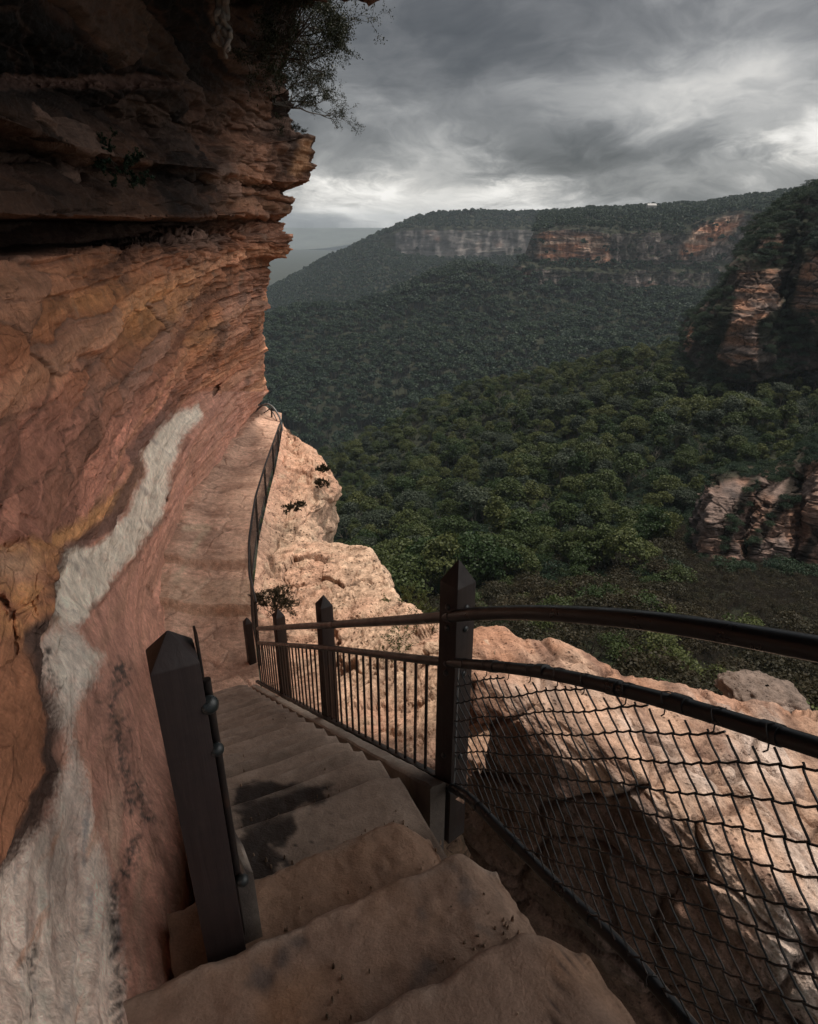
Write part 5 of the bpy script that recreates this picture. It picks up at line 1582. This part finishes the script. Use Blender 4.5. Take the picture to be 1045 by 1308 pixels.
# ------------------------------------------------------------------ shrubs of the foreground
def shrub(name, loc, size, label, seed, rot=(0, 0, 0), lm=None, depth=4, leaf=.02, per=6, up=.5, spread=.6, n0=6, r0=.016, group=None):
    mb, V, F = twig_mesh(seed, depth, spread, n0, leaf, per, up, r0)
    o = empty(name, tuple(map(float, loc)), label, 'shrub', group)
    o.scale = (size,) * 3; o.rotation_euler = rot
    tm = bpy.data.meshes.new('twigs'); tm.from_pydata(mb.v, [], mb.f); tm.materials.append(M_TWIG); tm.update()
    a = bpy.data.objects.new('twigs', tm); COL.objects.link(a); a.parent = o
    if len(F):
        fm = mesh_np(V, F, 'foliage', False); fm.materials.append(lm or L_DARK)
        b = bpy.data.objects.new('foliage', fm); COL.objects.link(b); b.parent = o
    return o
shrub('overhanging_shrub', at(352, 128, 16.6), 1.75, 'dark spiky shrub growing out of the overhang against the grey sky', 801, (0, math.radians(48), 0), depth=5, leaf=.010, per=5, n0=9, up=.40)
shrub('overhanging_shrub', at(352, 62, 15.8), 1.6, 'dark twiggy shrub hanging beneath the rock tip at the top', 802, (0, math.radians(75), .4), depth=5, leaf=.009, per=3, n0=7, up=.45)
shrub('overhanging_shrub', at(330, 60, 14.5), 2.4, 'broad shaded shrub high on the overhang left of the spiky one', 803, (math.radians(40), math.radians(30), 0), depth=5, leaf=.010, per=5, n0=9, up=.4)
shrub('ledge_tuft', at(375, 176, 17.4), .4, 'small leafy tuft on the jutting orange block of the overhang', 804, (0, math.radians(20), 0), depth=4, leaf=.02, per=3, n0=6)
shrub('ledge_fern', at(148, 212, 7.2), .45, 'small grey green fern in the crevice of the dark overhang', 805, (math.radians(70), 0, .5), lm=L_MID, depth=3, leaf=.035, per=6, n0=8)
shrub('fence_shrub', at(350, 778, 8.6) + np.array([0, 0, -.1]), .55, 'dry grey green shrub at the foot of the wire fence', 806, (0, math.radians(8), 0), lm=L_DRY, depth=4, leaf=.02, per=6, n0=12, up=.5, r0=.010)
shrub('twiggy_bush', at(538, 848, 6.0) + np.array([0, 0, -.05]), .75, 'leafless twiggy bush behind the baluster railing', 807, (0, math.radians(-5), 0), lm=L_NEAR, depth=4, leaf=.018, per=2, n0=7, up=.45, r0=.010)
shrub('twiggy_bush', at(520, 786, 7.9), .55, 'small leafy bush on the edge of the sunlit ledge', 808, (0, math.radians(25), 0), lm=L_NEAR, depth=4, leaf=.022, per=4, n0=7, up=.4, r0=.010)
for k, (u, v, Y, s, lb) in enumerate([(369, 660, 13.4, .42, 'largest dark tuft on the ledge, close to the wire fence'), (412, 621, 14.9, .28, 'dark tuft near the outer rim of the ledge, the lower of two'), (412, 603, 15.3, .28, 'dark tuft near the outer rim of the ledge, the upper of two'), (384, 647, 13.9, .2, 'smallest tuft in the middle of the ledge')]):
    shrub('grass_tuft', at(u, v, Y), s, lb, 820 + k, lm=L_DRY, depth=3, leaf=.06, per=5, n0=12, up=.4, r0=.012, group='tufts growing on the sunlit ledge')

# hanging root
mb = MB()
rnd = random.Random(4)
for k in range(5):
    pts = []
    for t in np.linspace(0, 1, 16):
        u = 278 + 8 * math.sin(t * 5 + k) + 9 * t + k * 2.4 * (1 - t) ** 1.5 - 4 * (t > .8)
        pts.append(at(u, -12 + t * (66 + 4 * k), 10.4) + np.array([rnd.gauss(0, .015), rnd.gauss(0, .05), 0]))
    mb.tube(resample(pts, 40), [.05 - .030 * i / 39 + .008 * math.sin(i * .9 + k) for i in range(40)], 8)
tag(mb.build('hanging_root', M_DEAD), 'bleached twisted root hanging from the dark overhang', 'tree root')

# two tiny houses on the plateau skyline
M_WHITE, nt_, b_ = nmat('pale painted wall'); b_.inputs['Base Color'].default_value = (.50, .48, .45, 1); b_.inputs['Roughness'].default_value = .8
M_ROOF, nt_, b_ = nmat('pale metal roof'); b_.inputs['Base Color'].default_value = (.30, .30, .30, 1); b_.inputs['Roughness'].default_value = .5
def house(u, v, Y, L_, W_, H_, label):
    p = at(u, v, Y)
    h = empty('house', tuple(map(float, p)), label, 'house')
    mb = MB(); x, y, z = p
    q = lambda dx, dy, dz: (x + dx, y + dy, z + dz)
    mb.prism([q(-L_, -W_, -14), q(L_, -W_, -14), q(L_, W_, -14), q(-L_, W_, -14)], [q(-L_, -W_, H_), q(L_, -W_, H_), q(L_, W_, H_), q(-L_, W_, H_)])
    mb.build('wall', M_WHITE, h, False)
    mb = MB(); e = 1.0
    mb.add([q(-L_ - e, -W_ - e, H_ + .1), q(L_ + e, -W_ - e, H_ + .1), q(L_ + e, W_ + e, H_ + .1), q(-L_ - e, W_ + e, H_ + .1), q(-L_, 0, H_ + 4), q(L_, 0, H_ + 4)], [(0, 1, 5, 4), (2, 3, 4, 5), (1, 2, 5), (3, 0, 4), (3, 2, 1, 0)])
    mb.build('roof', M_ROOF, h, False)
house(832, 264.5, 1500, 9, 5, 3, 'tiny pale house among trees on the plateau above the orange cliffs')
house(748, 270, 1650, 7, 5, 3, 'tiny pale house on the skyline left of the other one')

# ------------------------------------------------------------------ the air
mb = MB()
x0, x1, y0, y1, z0, z1 = -13500, 13500, -1800, 13500, -331.5, 140
mb.prism([(x0, y0, z0), (x1, y0, z0), (x1, y1, z0), (x0, y1, z0)], [(x0, y0, z1), (x1, y0, z1), (x1, y1, z1), (x0, y1, z1)])
hz_m = bpy.data.materials.new('valley air')
hz_m.use_nodes = True
ht = hz_m.node_tree
ht.nodes.remove(ht.nodes['Principled BSDF'])
vp = ht.nodes.new('ShaderNodeVolumePrincipled')
vp.inputs['Color'].default_value = (.74, .87, 1.0, 1)
vp.inputs['Density'].default_value = .000068
vp.inputs['Anisotropy'].default_value = .0
ht.links.new(vp.outputs[0], ht.nodes['Material Output'].inputs['Volume'])
tag(mb.build('haze', hz_m, None, False), kind='stuff')
